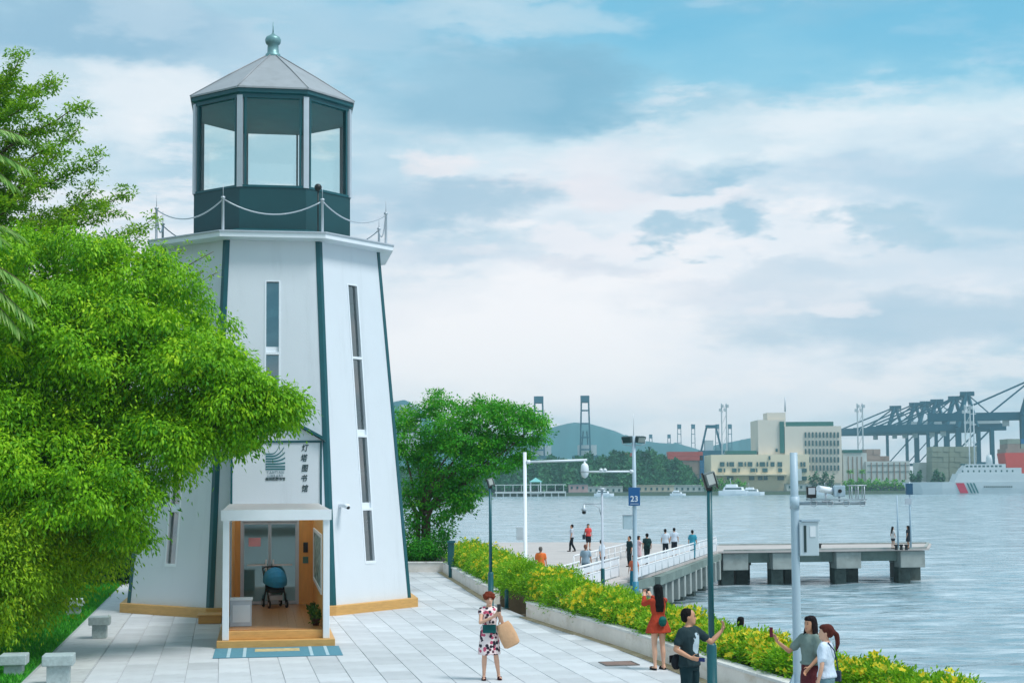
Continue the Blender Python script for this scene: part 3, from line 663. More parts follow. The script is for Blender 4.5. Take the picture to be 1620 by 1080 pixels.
text('盐田区图书馆', (GX - .03, GY - .01, 3.84), 0.092, M_ink, LH, bold=0.002)
for i, ch in enumerate('灯塔图书馆'):
    text(ch, (GX + 0.77 + 0.012 * (-1) ** i, GY - .01, 4.70 - i * 0.285), 0.215, M_ink, LH, shear=0.18, bold=0.003, sx=0.86)
# small camera on the right-hand wall
sc_ = thing('security_camera', 'small white dome camera fixed on the lighthouse wall beside the porch', 'camera', LH.matrix_basis @ Vector((2.10, -3.85, 3.07)), TR + math.radians(30))
MB().bb(-0.06, 0.06, 0.0, 0.30, -0.05, 0.05).build('bracket', M_whitep, sc_, bevel=0.01)
MB().ell((0, -0.05, -0.02), (0.09, 0.09, 0.08)).build('housing', M_whitep, sc_)
MB().ell((0, -0.10, -0.05), (0.055, 0.055, 0.055)).build('lens', M_black, sc_)

# ------------------------------------------------------------------ porch (own thing, same axis)
PX = 0.06; YF, YB = -12.2, -4.75
M_lightpass = bpy.data.materials.new('white_light_passing'); M_lightpass.use_nodes = True  # white roof, translucency added only to let more daylight into the porch
_p = M_lightpass.node_tree.nodes['Principled BSDF']; _p.inputs['Base Color'].default_value = (0.82, 0.86, 0.90, 1); _p.inputs['Roughness'].default_value = 0.4
_t = M_lightpass.node_tree.nodes.new('ShaderNodeBsdfTranslucent'); _t.inputs[0].default_value = (0.9, 0.9, 0.88, 1); _m = M_lightpass.node_tree.nodes.new('ShaderNodeMixShader'); _m.inputs[0].default_value = 0.75
M_lightpass.node_tree.links.new(_p.outputs[0], _m.inputs[1]); M_lightpass.node_tree.links.new(_t.outputs[0], _m.inputs[2]); M_lightpass.node_tree.links.new(_m.outputs[0], M_lightpass.node_tree.nodes['Material Output'].inputs[0])
PO = thing('entrance_porch', 'long white framed entrance porch with tan wooden walls and platform', 'porch', TC, TR)
MB().bb(PX - 1.33, PX + 1.33, YF - 0.28, YB + .6, -0.05, 0.17).build('lower_step', M_tan, PO, bevel=0.012)
MB().bb(PX - 1.20, PX + 1.20, YF - 0.02, YB + .6, 0.171, 0.36).build('upper_step', M_tan, PO, bevel=0.012)
for i in range(11):
    x0 = PX - 1.06 + i * 0.193; MB().bb(x0, x0 + 0.189, YF + 0.12, YB, 0.361, 0.376).build('floor_board', M_floor, PO)
for s in (-1, 1): MB().bb(PX + s * 1.135 - 0.075, PX + s * 1.135 + 0.075, YF - 0.13, YF + 0.03, 0.172, 2.88).build('post', M_whitep, PO, bevel=0.01)
MB().add([(PX - 1.24, YF - .16, 2.88), (PX + 1.24, YF - .16, 2.88), (PX + 1.24, YF - .16, 3.10), (PX - 1.24, YF - .16, 3.10),
          (PX - 1.24, -3.6, 2.88), (PX + 1.24, -3.6, 2.88), (PX + 1.24, -3.6, 3.16), (PX - 1.24, -3.6, 3.16)],
         [(0, 1, 2, 3), (1, 5, 6, 2), (5, 4, 7, 6), (4, 0, 3, 7), (3, 2, 6, 7), (1, 0, 4, 5)]).build('roof_slab', M_lightpass, PO, bevel=0.012)
MB().bb(PX - 1.25, PX + 1.25, YF - .185, YF - .164, 2.87, 3.11).build('fascia', M_whitep, PO)
MB().bb(PX + 1.07, PX + 1.13, YF + 0.04, YB, 0.361, 2.879).build('right_wall', M_tanwall, PO)
MB().bb(PX + 1.131, PX + 1.17, YF + 0.04, YB + .5, 0.361, 2.879).build('right_cladding', M_whitep, PO)
MB().bb(PX - 1.13, PX - 1.07, -8.6, YB, 0.361, 2.879).build('left_wall', M_tanwall, PO)
lf = MB().bb(PX - 1.13, PX - 1.08, -8.65, -8.61, 0.361, 2.879).bb(PX - 1.13, PX - 1.08, YF + .04, -8.65, 0.361, 0.42).bb(PX - 1.13, PX - 1.08, YF + .04, -8.65, 2.80, 2.879).build('side_window', M_greyp, PO)
MB().bb(PX - 1.11, PX - 1.10, YF + .04, -8.65, 0.42, 2.80).build('pane', M_doorglass, lf)
# back wall with door opening
DX0, DX1, DZ1 = PX - 0.92, PX + 0.68, 2.72
MB().bb(PX - 1.07, DX0, YB, YB + 0.1, 0.361, 2.879).build('back_wall_panel', M_tanwall, PO)
MB().bb(DX1, PX + 1.07, YB, YB + 0.1, 0.361, 2.879).build('back_wall_panel', M_tanwall, PO)
MB().bb(DX0, DX1, YB, YB + 0.1, DZ1, 2.879).build('back_wall_panel', M_tanwall, PO)
b = MB()
for s, x in ((1, DX0), (-1, DX1)): b.bb(min(x, x + s * 0.06), max(x, x + s * 0.06), YB - 0.03, YB + 0.09, 0.362, DZ1 - .001)
b.bb(DX0 + .06, DX1 - .06, YB - 0.03, YB + 0.09, DZ1 - 0.06, DZ1 - .001); b.build('door_frame', M_greyp, PO)
xm = (DX0 + DX1) / 2
for s in (-1, 1):
    x0, x1 = (DX0 + 0.065, xm - 0.008) if s < 0 else (xm + 0.008, DX1 - 0.065)
    dr = MB().bb(x0, x1, YB + 0.03, YB + 0.045, 0.39, DZ1 - 0.07).build('door', M_doorglass, PO)
    hx = xm - 0.10 if s < 0 else xm + 0.10
    b = MB()
    for q0, q1 in ((x0, x0 + .035), (x1 - .035, x1)): b.bb(q0, q1, YB + .022, YB + .029, 0.39, DZ1 - .07)
    b.bb(x0 + .036, x1 - .036, YB + .022, YB + .029, 0.39, 0.47).bb(x0 + .036, x1 - .036, YB + .022, YB + .029, DZ1 - .13, DZ1 - .07); b.build('stile', M_greyp, dr)
    MB().bb(hx - 0.022, hx + 0.022, YB - 0.06, YB - 0.03, 1.30, 1.62).build('handle', M_whitep, dr)
    MB().bb(min(hx, hx + s * 0.52), max(hx, hx + s * 0.52), YB - 0.055, YB - 0.028, 1.445, 1.49).build('push_bar', M_whitep, dr)
    MB().bb(x0 + .05, x0 + .3, YB + 0.02, YB + 0.028, 0.39, 0.45).build('hinge_plate', M_greyp, dr)
MB().bb(DX0 + 0.22, DX0 + 0.55, YB + 0.012, YB + 0.018, 1.98, 2.22).build('pink_notice', mat('pink_paper', (222, 160, 170), 0.7), PO)
# room behind the door
b = MB(); b.add([(-1.02, -2.2, 0.362), (1.12, -2.2, 0.362), (1.12, -2.2, 2.86), (-1.02, -2.2, 2.86), (-1.02, YB + .11, 0.362), (1.12, YB + .11, 0.362), (1.12, YB + .11, 2.86), (-1.02, YB + .11, 2.86)],
                [(0, 1, 2, 3), (0, 4, 5, 1), (0, 3, 7, 4), (1, 5, 6, 2), (3, 2, 6, 7)]); b.build('lobby', M_room, PO)
MB().bb(-0.98, -0.5, -3.6, -3.0, 0.37, 1.35).build('lobby_counter', M_dark, PO)
MB().bb(0.05, 0.8, -2.35, -2.25, 1.2, 2.3).build('lobby_poster', mat('pale_poster', (190, 206, 206), 0.6, var=0.25, scale=5), PO)
# wall devices
MB().bb(PX + 0.80, PX + 0.93, YB - 0.03, YB - 0.001, 1.80, 2.08).build('intercom', M_black, PO)
MB().bb(PX + 0.79, PX + 0.94, YB - 0.02, YB - 0.001, 1.50, 1.68).build('switch_plate', mat('teal_plate', (70, 120, 112), 0.5), PO)

def board_mat():
    m = bpy.data.materials.new('notice_print'); m.use_nodes = True; nt = m.node_tree; L = nt.links; p = nt.nodes['Principled BSDF']; p.inputs['Roughness'].default_value = 0.4
    tc = nt.nodes.new('ShaderNodeTexCoord'); mp = nt.nodes.new('ShaderNodeMapping'); mp.inputs['Scale'].default_value = (1, 0.5, 1.6); L.new(tc.outputs['Object'], mp.inputs[0])
    v = nt.nodes.new('ShaderNodeTexNoise'); v.inputs['Scale'].default_value = 4; v.inputs['Detail'].default_value = 4; L.new(mp.outputs[0], v.inputs['Vector'])
    r = nt.nodes.new('ShaderNodeValToRGB'); L.new(v.outputs[0], r.inputs[0]); e = r.color_ramp.elements
    e[0].position = 0.38; e[0].color = lin((58, 118, 122)); e[1].position = 0.62; e[1].color = lin((182, 208, 204)); L.new(r.outputs[0], p.inputs['Base Color']); return m
def P2W(x, y, z): return TC + Matrix.Rotation(TR, 3, 'Z') @ Vector((x, y, z))
nb = thing('notice_board', 'long white framed notice board on the right wall of the porch', 'notice board', P2W(PX + 1.07, -8.7, 1.2), TR)
MB().bb(-0.012, 0.0, -2.75, 2.75, 0, 1.22).build('print', board_mat(), nb)
b = MB()
for y0, y1, z0, z1 in [(-2.85, 2.85, -0.09, -.001), (-2.85, 2.85, 1.221, 1.31), (-2.85, -2.751, 0, 1.22), (2.751, 2.85, 0, 1.22)]: b.bb(-0.035, 0.0, y0, y1, z0, z1)
b.build('frame', M_whitep, nb)
cb = thing('cabinet', 'white box cabinet just inside the porch by the left post', 'cabinet', P2W(PX - 0.80, -10.9, 0.376), TR)
MB().bb(-0.26, 0.24, -0.3, 0.3, 0.0, 0.60).build('body', mat('cabinet_white', (196, 204, 214), 0.5), cb, bevel=0.01)
MB().bb(-0.27, 0.26, -0.32, 0.32, 0.603, 0.64).build('lid', M_whitep, cb, bevel=0.008)
MB().bb(-0.2, 0.2, -0.306, -0.3005, 0.1, 0.5).build('door', M_whitep, cb)
# stroller
st = thing('baby_stroller', 'baby stroller with round blue hood and black frame at the porch doors', 'stroller', P2W(PX + 0.02, -5.7, 0.376), TR + 0.25)
for sx in (-1, 1):
    for sy in (-1, 1):
        w = MB().tube([(sx * 0.24 - .02, sy * 0.32, 0.11), (sx * 0.24 + .02, sy * 0.32, 0.11)], 0.11, 16).build('wheel', M_black, st)
        MB().tube([(sx * 0.24 - .024, sy * 0.32, 0.11), (sx * 0.24 + .024, sy * 0.32, 0.11)], 0.055, 12).build('hub', M_greyp, w)
    MB().tube([(sx * 0.22, -0.32, 0.12), (sx * 0.24, 0.0, 0.55), (sx * 0.24, 0.42, 1.02)], 0.017, 6).build('frame_bar', M_black, st)
    MB().tube([(sx * 0.22, 0.32, 0.12), (sx * 0.24, -0.02, 0.58)], 0.017, 6).build('frame_bar', M_black, st)
MB().tube([(-0.24, 0.42, 1.02), (-0.15, 0.46, 1.07), (0.15, 0.46, 1.07), (0.24, 0.42, 1.02)], 0.022, 6).build('handle', M_black, st)
MB().box((0, -0.02, 0.45), (0.42, 0.44, 0.10)).box((0, 0.20, 0.66), (0.42, 0.10, 0.44), M=Matrix.Rotation(-0.35, 3, 'X')).build('seat', M_black, st, bevel=0.03)
rings = []
for i in range(7):
    a = math.radians(-20 + 22 * i); ring = []
    for k in range(13):
        u = math.pi * k / 12; ring.append((0.33 * math.cos(u), 0.02 - 0.40 * math.sin(u) * math.cos(a), 0.68 + 0.40 * math.sin(u) * math.sin(a)))
    rings.append(ring)
b = MB()
for r0, r1 in zip(rings, rings[1:]):
    for k in range(12): b.add([r0[k], r0[k + 1], r1[k + 1], r1[k]], [(0, 1, 2, 3)], True)
b.build('hood', mat('blue_fabric', (44, 148, 196), 0.6, var=0.1, scale=8), st)
MB().box((0, 0.02, 0.26), (0.36, 0.34, 0.14)).build('basket', M_greyp, st, bevel=0.02)
# planters inside on the right
M_leafsm = leafmat('pot_leaf', (0.03, 0.10, 0.02), (0.07, 0.18, 0.02), (0.2, 0.25, 0.03), 0.3)
for i, (yy_, lab) in enumerate([(-11.3, 'small potted plant on the porch floor nearest the right post'), (-10.4, 'second small potted plant behind the first along the right porch wall'), (-9.3, 'third small potted plant deepest along the right porch wall')]):
    pt = thing('potted_plant', lab, 'plant', P2W(PX + 0.93, yy_, 0.376), TR, 'potted plants along the porch wall')
    MB().lathe([(0.07, 0), (0.10, 0.15), (0.11, 0.15), (0.09, 0.14)], 12).build('pot', mat('pot_brown', (92, 54, 36), 0.7), pt)
    n = 130; c = np.tile(np.array([[0, 0, 0.15]]), (n, 1)) + RNG.normal(size=(n, 3)) * [0.05, 0.05, 0.06] + [0, 0, .06]; d = c - [0, 0, 0.1]
    leaf_obj('leaves', c, d, RNG.normal(size=(n, 3)) + [0, 0, 1], 0.09, 0.05, M_leafsm, pt)
# mat, step block
mt_ = thing('door_mat', 'teal blue entrance mat with pale stripes in front of the porch step', 'mat', P2W(PX + 0.03, -13.45, 0.004), TR)
MB().bb(-1.38, 1.38, -0.95, 0.95, 0.0, 0.014).build('mat_body', mat('teal_mat', (84, 138, 156), 0.9, var=0.12, scale=14, bump=0.3), mt_)
for x in (-1.06, -0.72, 0.72, 1.06): MB().bb(x - 0.035, x + 0.035, -0.94, 0.94, 0.0145, 0.018).build('stripe', mat('mat_pale', (170, 196, 206), 0.9), mt_)
MB().bb(-0.50, 0.48, 0.05, 0.62, 0.0145, 0.019).build('centre_panel', mat('mat_beige', (196, 178, 132), 0.9, var=0.35, scale=7), mt_)
ws = thing('wooden_step', 'small tan wooden step block beside the left of the porch', 'step', P2W(PX - 1.78, -5.65, 0), TR)
MB().bb(-0.22, 0.38, -0.4, 0.4, 0, 0.20).build('block', M_tan, ws, bevel=0.012)
MB().bb(-0.25, 0.39, -0.43, 0.42, 0.202, 0.235).build('tread', M_tan, ws, bevel=0.008)
# ------------------------------------------------------------------ stone stools, trees, hedges
def stool(x, y, rz, label, h=0.52, w=0.50):
    t = thing('stone_stool', label, 'stool', (x, y, 0.003), rz, 'grey stone stools along the lawn')
    MB().bb(-w / 2, w / 2, -0.27, 0.27, h - 0.2, h).build('seat', M_stone, t, bevel=0.02)
    MB().bb(-w / 2 + .08, w / 2 - .08, -0.2, 0.2, 0, h - 0.201).build('pedestal', M_stone, t, bevel=0.015); return t
stool(-10.05, 37.15, GRA, 'grey stone stool on the paving between lawn and lighthouse plinth')
stool(-8.48, 28.55, GRA, 'grey stone stool at the bottom left corner on the paving', 0.56, 0.56)
stool(-9.75, 29.9, GRA, 'dark grey stone stool standing in the grass near the bottom left corner', 0.42, 0.5)
stool(-12.6, 43.8, GRA, 'far stone stool at the shaded grass under the big tree', 0.46, 0.55)

M_leafA = leafmat('bright_leaf', (0.05, 0.24, 0.008), (0.25, 0.56, 0.012), (0.52, 0.74, 0.02), 0.32)
M_leafB = leafmat('layered_leaf', (0.07, 0.25, 0.01), (0.22, 0.45, 0.016), (0.44, 0.60, 0.03), 0.42)
M_leafC = leafmat('mid_tree_leaf', (0.02, 0.19, 0.018), (0.075, 0.42, 0.025), (0.26, 0.58, 0.03), 0.40)
M_leafD = leafmat('shade_dark_leaf', (0.006, 0.03, 0.01), (0.012, 0.06, 0.018), (0.03, 0.10, 0.02), 0.2)
M_leafH = leafmat('hedge_leaf', (0.06, 0.24, 0.012), (0.22, 0.50, 0.015), (0.46, 0.64, 0.03), 0.36)
M_leafY = leafmat('yellow_green_leaf', (0.12, 0.30, 0.012), (0.32, 0.55, 0.015), (0.58, 0.70, 0.03), 0.42)
M_flower = leafmat('yellow_petal', (0.72, 0.55, 0.01), (0.85, 0.70, 0.02), (0.90, 0.82, 0.10), 0.35, 0.6)

def lobe(px, py, Y, r, ry=None, rz=None):
    c = AT(px, py, Y); return (tuple(c), (r, ry or r, rz or r))
# big bright tree on the left
R_ = random.Random(5)
t = thing('broadleaf_tree', 'big bright green leafy tree filling the left edge before the lighthouse', 'tree', (-12.4, 36.2, 0))
lobesA = [lobe(40, 470, 35, 2.1, 2.0, 1.7), lobe(170, 480, 34.5, 1.9, 1.8, 1.5), lobe(272, 512, 34.2, 1.15, 1.3, 1.1), lobe(60, 600, 33.5, 2.4, 2.2, 2.0), lobe(210, 600, 33, 2.0, 1.8, 1.6),
          lobe(318, 592, 33, 1.1, 1.2, 0.95), lobe(368, 620, 33, 0.95, 1.1, 0.72), lobe(416, 630, 33, 0.60, 0.8, 0.40), lobe(318, 668, 33, 0.8, 1.0, 0.62), lobe(250, 704, 32.8, 1.0, 1.1, 0.8),
          lobe(120, 730, 32.5, 2.2, 1.8, 1.6), lobe(20, 760, 32.5, 2.0, 1.8, 1.6), lobe(200, 790, 32.6, 0.9, 0.9, 0.7), lobe(-60, 560, 34, 2.6, 2.4, 2.6), lobe(384, 656, 33, 0.42, 0.6, 0.30), lobe(442, 630, 33, 0.28, 0.4, 0.16)]
def billow(lobes, k, r0, r1):
    out = []
    for (c, r) in lobes:
        for i in range(int(k * max(r) ** 1.6) + 2):
            d = unit(RNG.normal(size=(1, 3)))[0]; q = RNG.uniform(r0, r1); out.append((tuple(np.array(c) + d * np.array(r) * RNG.uniform(0.78, 0.98)), (q, q, q * 0.62)))
    return out
C, D, U, V = clumps([(c, (r[0] * .82, r[1] * .82, r[2] * .82)) for c, r in lobesA], 13, 34, 0.22, droop=0.7, flat=0.7, rmin=0.4)
C2, D2, U2, V2 = clumps(billow(lobesA, 8, 0.28, 0.70), 40, 32, 0.12, droop=0.9, flat=0.6, rmin=0.55)
C, D, U, V = [np.concatenate(q) for q in ((C, C2), (D, D2), (U, U2), (V, V2))]
w = leaf_obj('crown', C, D, U, RNG.uniform(0.06, 0.16, len(C)), RNG.uniform(0.03, 0.065, len(C)), M_leafA, t, V)
w.location = (12.4, -36.2, 0)
b = MB(); base = Vector((-12.4, 36.2, 0)); fork = Vector((-12.0, 35.6, 2.6))
limb(b, base, fork, 0.30, 0.24, 0.1, 10); b.v = [(x - base.x, y - base.y, z) for x, y, z in b.v]; b.build('trunk', M_bark, t)
for lb in lobesA[::2] + [lobesA[7]]:
    b = MB(); limb(b, fork - base, Vector(lb[0]) - base, 0.13, 0.03, 0.3, 7, 7, R_); b.build('limb', M_bark, t)
# yellow-green shrub below it
t = thing('leafy_shrub', 'yellow green bushy shrub below the big tree at the bottom left', 'shrub', (-12.6, 34.0, 0))
lobesS = [lobe(30, 850, 32.8, 1.5, 1.3, 1.1), lobe(120, 850, 33.4, 1.15, 1.1, 0.9), lobe(10, 925, 32.2, 1.0, 1.0, 0.9), lobe(85, 900, 33.0, 0.9, 0.9, 0.8), lobe(-50, 900, 31, 1.5, 1.4, 1.5), lobe(170, 830, 33.8, 0.6, 0.7, 0.5), lobe(50, 940, 32.6, 0.6, 0.6, 0.5)]
C, D, U, V = clumps(lobesS + billow(lobesS, 11, 0.28, 0.45), 34, 28, 0.14, droop=0.9, flat=0.9, rmin=0.55)
w = leaf_obj('foliage', C, D, U, RNG.uniform(0.07, 0.13, len(C)), RNG.uniform(0.03, 0.05, len(C)), M_leafY, t, V); w.location = (12.6, -34, 0)
for i in range(7):
    b = MB(); limb(b, (R_.uniform(-.4, .4), R_.uniform(-.4, .4), 0), Vector(lobesS[i][0]) - Vector((-12.6, 34, 0)), 0.05, 0.015, 0.3, 6, 5, R_); b.build('stem', M_bark, t)

# layered tree behind: branches that fan up to the right
t = thing('layered_tree', 'tall layered tree with fanned branches at the upper left', 'tree', (-15.6, 39.0, 0)); base = Vector((-15.6, 39, 0))
b = MB(); b.tube([(0, 0, 0), (0.15, 0, 4), (0.2, 0, 9), (0.25, 0, 14.5)], [0.32, 0.26, 0.18, 0.06], 10); b.build('trunk', M_bark, t)
tips = [(38, 92, 38, 12.2), (85, 128, 38.4, 11.6), (142, 168, 38.2, 10.9), (128, 205, 39.2, 10.6), (60, 160, 37.4, 11.2), (165, 248, 38.6, 9.6), (105, 232, 37.6, 10.2), (70, 290, 37.3, 9.2), (20, 130, 39.5, 12), (-20, 80, 38.6, 12.6),
        (150, 300, 39.0, 8.8), (225, 372, 38.4, 7.8), (190, 330, 39.6, 8.6), (248, 398, 38.0, 7.4), (250, 345, 39.8, 8.2), (205, 305, 40.2, 9.0), (120, 340, 37.4, 8.4), (60, 350, 37.2, 8.3), (180, 400, 37.6, 7.4), (100, 395, 37.4, 7.6), (30, 250, 37.8, 10.2), (10, 320, 37.4, 9.2), (40, 210, 38.6, 10.6)]
pads = []
for (px, py, Y, zb) in tips:
    tip = AT(px, py, Y); dx = tip.x - base.x
    root = Vector((base.x + 0.22, base.y + R_.uniform(-.3, .3), max(4.6, tip.z - dx * R_.uniform(0.30, 0.62))))
    pts = []; seg = 10; sag = R_.uniform(-0.35, 0.45); sw = R_.uniform(-.5, .5)
    for i in range(seg + 1):
        s_ = i / seg; pts.append(root.lerp(tip, s_) + Vector((0, sw * math.sin(math.pi * s_), sag * math.sin(math.pi * s_))) + Vector((R_.uniform(-.07, .07), R_.uniform(-.07, .07), R_.uniform(-.06, .06))))
    b = MB(); b.tube([p - base for p in pts], [0.045 * (1 - i / seg) + 0.008 for i in range(seg + 1)], 6); b.build('branch', M_bark, t)
    for j in range(34):
        s_ = 0.30 + 0.70 * (j + R_.random()) / 34; f = s_ * seg; i0 = min(int(f), seg - 1); p0 = pts[i0].lerp(pts[i0 + 1], f - i0)
        o_ = (1.12 - s_) * 0.75; q = R_.uniform(0.12, 0.26) * (1.25 - 0.5 * s_)
        c_ = p0 + Vector((R_.gauss(0, o_ * .5), R_.gauss(0, o_ * .7), R_.gauss(0.04, 0.09 + o_ * .12)))
        pads.append((tuple(c_), (q * 1.5, q * 1.4, q * 0.45)))
C, D, U, V = clumps(pads, 75, 11, 0.075, droop=0.1, flat=0.5, rmin=0.2)
w = leaf_obj('crown', C, D, U, RNG.uniform(0.07, 0.13, len(C)), RNG.uniform(0.035, 0.06, len(C)), M_leafB, t, V); w.location = -base

# small sprigs of a second tree reaching over the lighthouse wall
t = thing('slender_tree', 'slender light green tree with thin sprigs against the white lighthouse wall', 'tree', (-12.9, 38.6, 0)); base = Vector((-12.9, 38.6, 0))
b = MB(); b.tube([(0, 0, 0), (0.1, 0, 3), (0.5, -0.2, 6.2)], [0.13, 0.1, 0.05], 8); b.build('trunk', M_bark, t)
Cc, Dd, Uu, Vv = [], [], [], []
for (px, py) in [(338, 398), (322, 430), (300, 425), (335, 455), (345, 430), (290, 395), (318, 480), (330, 510), (275, 420), (255, 440), (345, 520), (290, 470), (250, 405), (305, 505)]:
    tip = AT(px, py, 38); root = Vector((base.x + 0.5, base.y - .2, 6.0 + R_.uniform(-.6, .3))); P = [root.lerp(tip, i / 8) + Vector((0, 0, 0.25 * math.sin(math.pi * i / 8))) for i in range(9)]
    b = MB(); b.tube([p - base for p in P], [0.03 - 0.0027 * i for i in range(9)], 5); b.build('branch', M_bark, t)
    A_ = np.array([tuple(p) for p in P])
    for j in range(46):
        s = 0.3 + 0.7 * RNG.random(); f = s * 8; i0 = min(int(f), 7); p0 = A_[i0] + (A_[i0 + 1] - A_[i0]) * (f - i0)
        n = 9; c = p0 + RNG.normal(size=(1, 3)) * (0.14 * (1.15 - s) + 0.05) + RNG.normal(size=(n, 3)) * 0.05
        Cc.append(c); Dd.append(RNG.normal(size=(n, 3))); Uu.append(np.tile([0, 0, 1.0], (n, 1)) + RNG.normal(size=(n, 3)) * 0.5); Vv.append(RNG.normal(0.55, 0.2, n))
C = np.concatenate(Cc); w = leaf_obj('crown', C, np.concatenate(Dd), np.concatenate(Uu), RNG.uniform(0.07, 0.11, len(C)), RNG.uniform(0.04, 0.055, len(C)), M_leafA, t, np.concatenate(Vv)); w.location = -base

# palm whose fronds reach in from the left edge
M_palm = leafmat('palm_leaf', (0.12, 0.32, 0.06), (0.26, 0.48, 0.10), (0.46, 0.62, 0.22), 0.35)
t = thing('palm_tree', 'palm with drooping fronds reaching in from the left edge', 'palm', (-13.0, 31.5, 0)); base = Vector((-13.0, 31.5, 0))
b = MB(); b.tube([(0, 0, 0), (0.1, 0, 3), (0.2, 0, 6), (0.3, 0, 9.2)], [0.2, 0.16, 0.14, 0.12], 10); b.build('trunk', M_bark, t)
crown = Vector((0.3, 0, 9.2))
fronds = []
for a in range(11):
    an = a * 2 * math.pi / 11 + 0.3; fronds.append((crown, Vector((math.cos(an), math.sin(an), 0)), 2.3, R_.uniform(0.5, 1.0)))
def toward(px, py, src): v = AT(px, py, 31.2) - base - src; return v
for (px, py, sx, sz) in [(44, 268, -0.1, 10.2), (36, 215, -0.1, 10.2), (20, 290, 0, 10.2), (66, 470, 0.1, 8.2), (50, 505, 0.0, 8.0), (30, 520, 0, 8.0)]:
    src = Vector((0.3, 0, sz)); v = toward(px, py, src); fronds.append((src, v, None, None))
for (src, v, Ln, dr) in fronds:
    if Ln is None:
        Ln = v.length; P = [src + v * s + Vector((0, 0, 0.55 * math.sin(math.pi * s))) for s in np.linspace(0, 1, 12)]
    else: P = [src + v * Ln * s + Vector((0, 0, 0.9 * s - 1.9 * dr * s * s)) for s in np.linspace(0, 1, 12)]
    fr_ = MB().tube(P, [0.03 - 0.0022 * i for i in range(12)], 5).build('frond', M_bark, t)
    A_ = np.array([tuple(p) for p in P]); n = 120; s = np.linspace(0.12, 0.99, n); f = s * 11; i0 = np.minimum(f.astype(int), 10); c = A_[i0] + (A_[i0 + 1] - A_[i0]) * (f - i0)[:, None]
    ax = unit(A_[i0 + 1] - A_[i0]); sd = unit(np.cross(ax, [0, 0, 1.0])); sg = np.where(np.arange(n) % 2, 1, -1)[:, None]
    leaf_obj('leaflets', c, ax * 0.8 + sd * sg * 0.7 + np.array([0, 0, -0.45]) + RNG.normal(size=(n, 3)) * 0.08, np.tile([0, 0, 1.0], (n, 1)), 0.85 * (1 - 0.5 * s), 0.042, M_palm, fr_)

# round tree behind the plaza, right of the lighthouse
t = thing('round_tree', 'round green tree behind the plaza right of the lighthouse', 'tree', (-3.9, 66.5, 0.35)); base = Vector((-3.9, 66.5, 0.35))
lobesC = [lobe(745, 680, 66, 1.9, 1.9, 1.35), lobe(700, 670, 67, 1.5, 1.6, 1.1), lobe(790, 665, 66, 1.25, 1.3, 0.9), lobe(835, 680, 65.5, 0.95, 1.0, 0.6), lobe(650, 700, 67, 1.0, 1.2, 0.9), lobe(720, 730, 66, 1.5, 1.5, 1.0),
          lobe(770, 725, 65.5, 1.25, 1.3, 0.85), lobe(810, 710, 65.6, 0.9, 0.9, 0.6), lobe(665, 750, 67, 0.9, 1.0, 0.9), lobe(735, 775, 65.5, 0.75, 0.8, 0.7), lobe(655, 790, 66.5, 0.6, 0.7, 0.7), lobe(700, 800, 66, 0.55, 0.6, 0.9),
          lobe(690, 640, 67, 0.7, 0.8, 0.5), lobe(770, 640, 66, 0.75, 0.8, 0.45), lobe(820, 650, 66, 0.55, 0.6, 0.35), lobe(850, 664, 65.4, 0.40, 0.5, 0.25), lobe(640, 660, 68, 0.6, 0.7, 0.6), lobe(690, 765, 66.2, 0.8, 0.8, 0.6), lobe(722, 790, 65.8, 0.5, 0.6, 0.6), lobe(650, 830, 66.5, 0.5, 0.6, 0.6), lobe(700, 835, 66, 0.45, 0.5, 0.5)]
C, D, U, V = clumps(lobesC + billow(lobesC, 7, 0.26, 0.5), 21, 18, 0.14, droop=0.35, flat=0.5, rmin=0.55)
w = leaf_obj('crown', C, D, U, RNG.uniform(0.10, 0.18, len(C)), RNG.uniform(0.06, 0.09, len(C)), M_leafC, t, V); w.location = -base
f1 = Vector((-0.1, 0, 1.6))
for dx, dy in ((-0.25, 0), (0.0, 0.1), (0.22, -0.1)):
    b = MB(); b.tube([(dx * 1.6, dy * 2, -0.1), (dx, dy, 0.9), (dx * 0.9, dy, 1.9), (dx * 3, dy * 3, 2.9)], [0.16, 0.12, 0.10, 0.07], 8); b.build('trunk', M_bark, t)
for lb in lobesC:
    b = MB(); limb(b, f1 + Vector((0, 0, .4)), Vector(lb[0]) - base, 0.07, 0.015, 0.3, 6, 6, R_); b.build('limb', M_bark, t)
# dark green shrubs at its foot
for nm, lab, lbs in [('dark_shrub', 'dark green shrub mass at the foot of the round tree', [lobe(665, 868, 65, 0.75, 0.7, 0.5), lobe(690, 862, 65.5, 0.6, 0.7, 0.55), lobe(648, 870, 65, 0.5, 0.5, 0.45)])]:
    c0 = lbs[0][0]; t = thing(nm, lab, 'shrub', (c0[0], c0[1], 0.35)); C, D, U, V = clumps(lbs, 130, 16, 0.09, 0.3, 0.8, 0.4)
    w = leaf_obj('foliage', C, D, U, 0.10, 0.05, M_leafC, t, V - 0.15); w.location = (-c0[0], -c0[1], -0.35)
    b = MB()
    for i in range(5): b.tube([(R_.uniform(-.3, .3), R_.uniform(-.2, .2), -0.05), (R_.uniform(-.5, .5), R_.uniform(-.2, .2), 0.5)], [0.02, 0.008], 5)
    b.build('stems', M_bark, t)
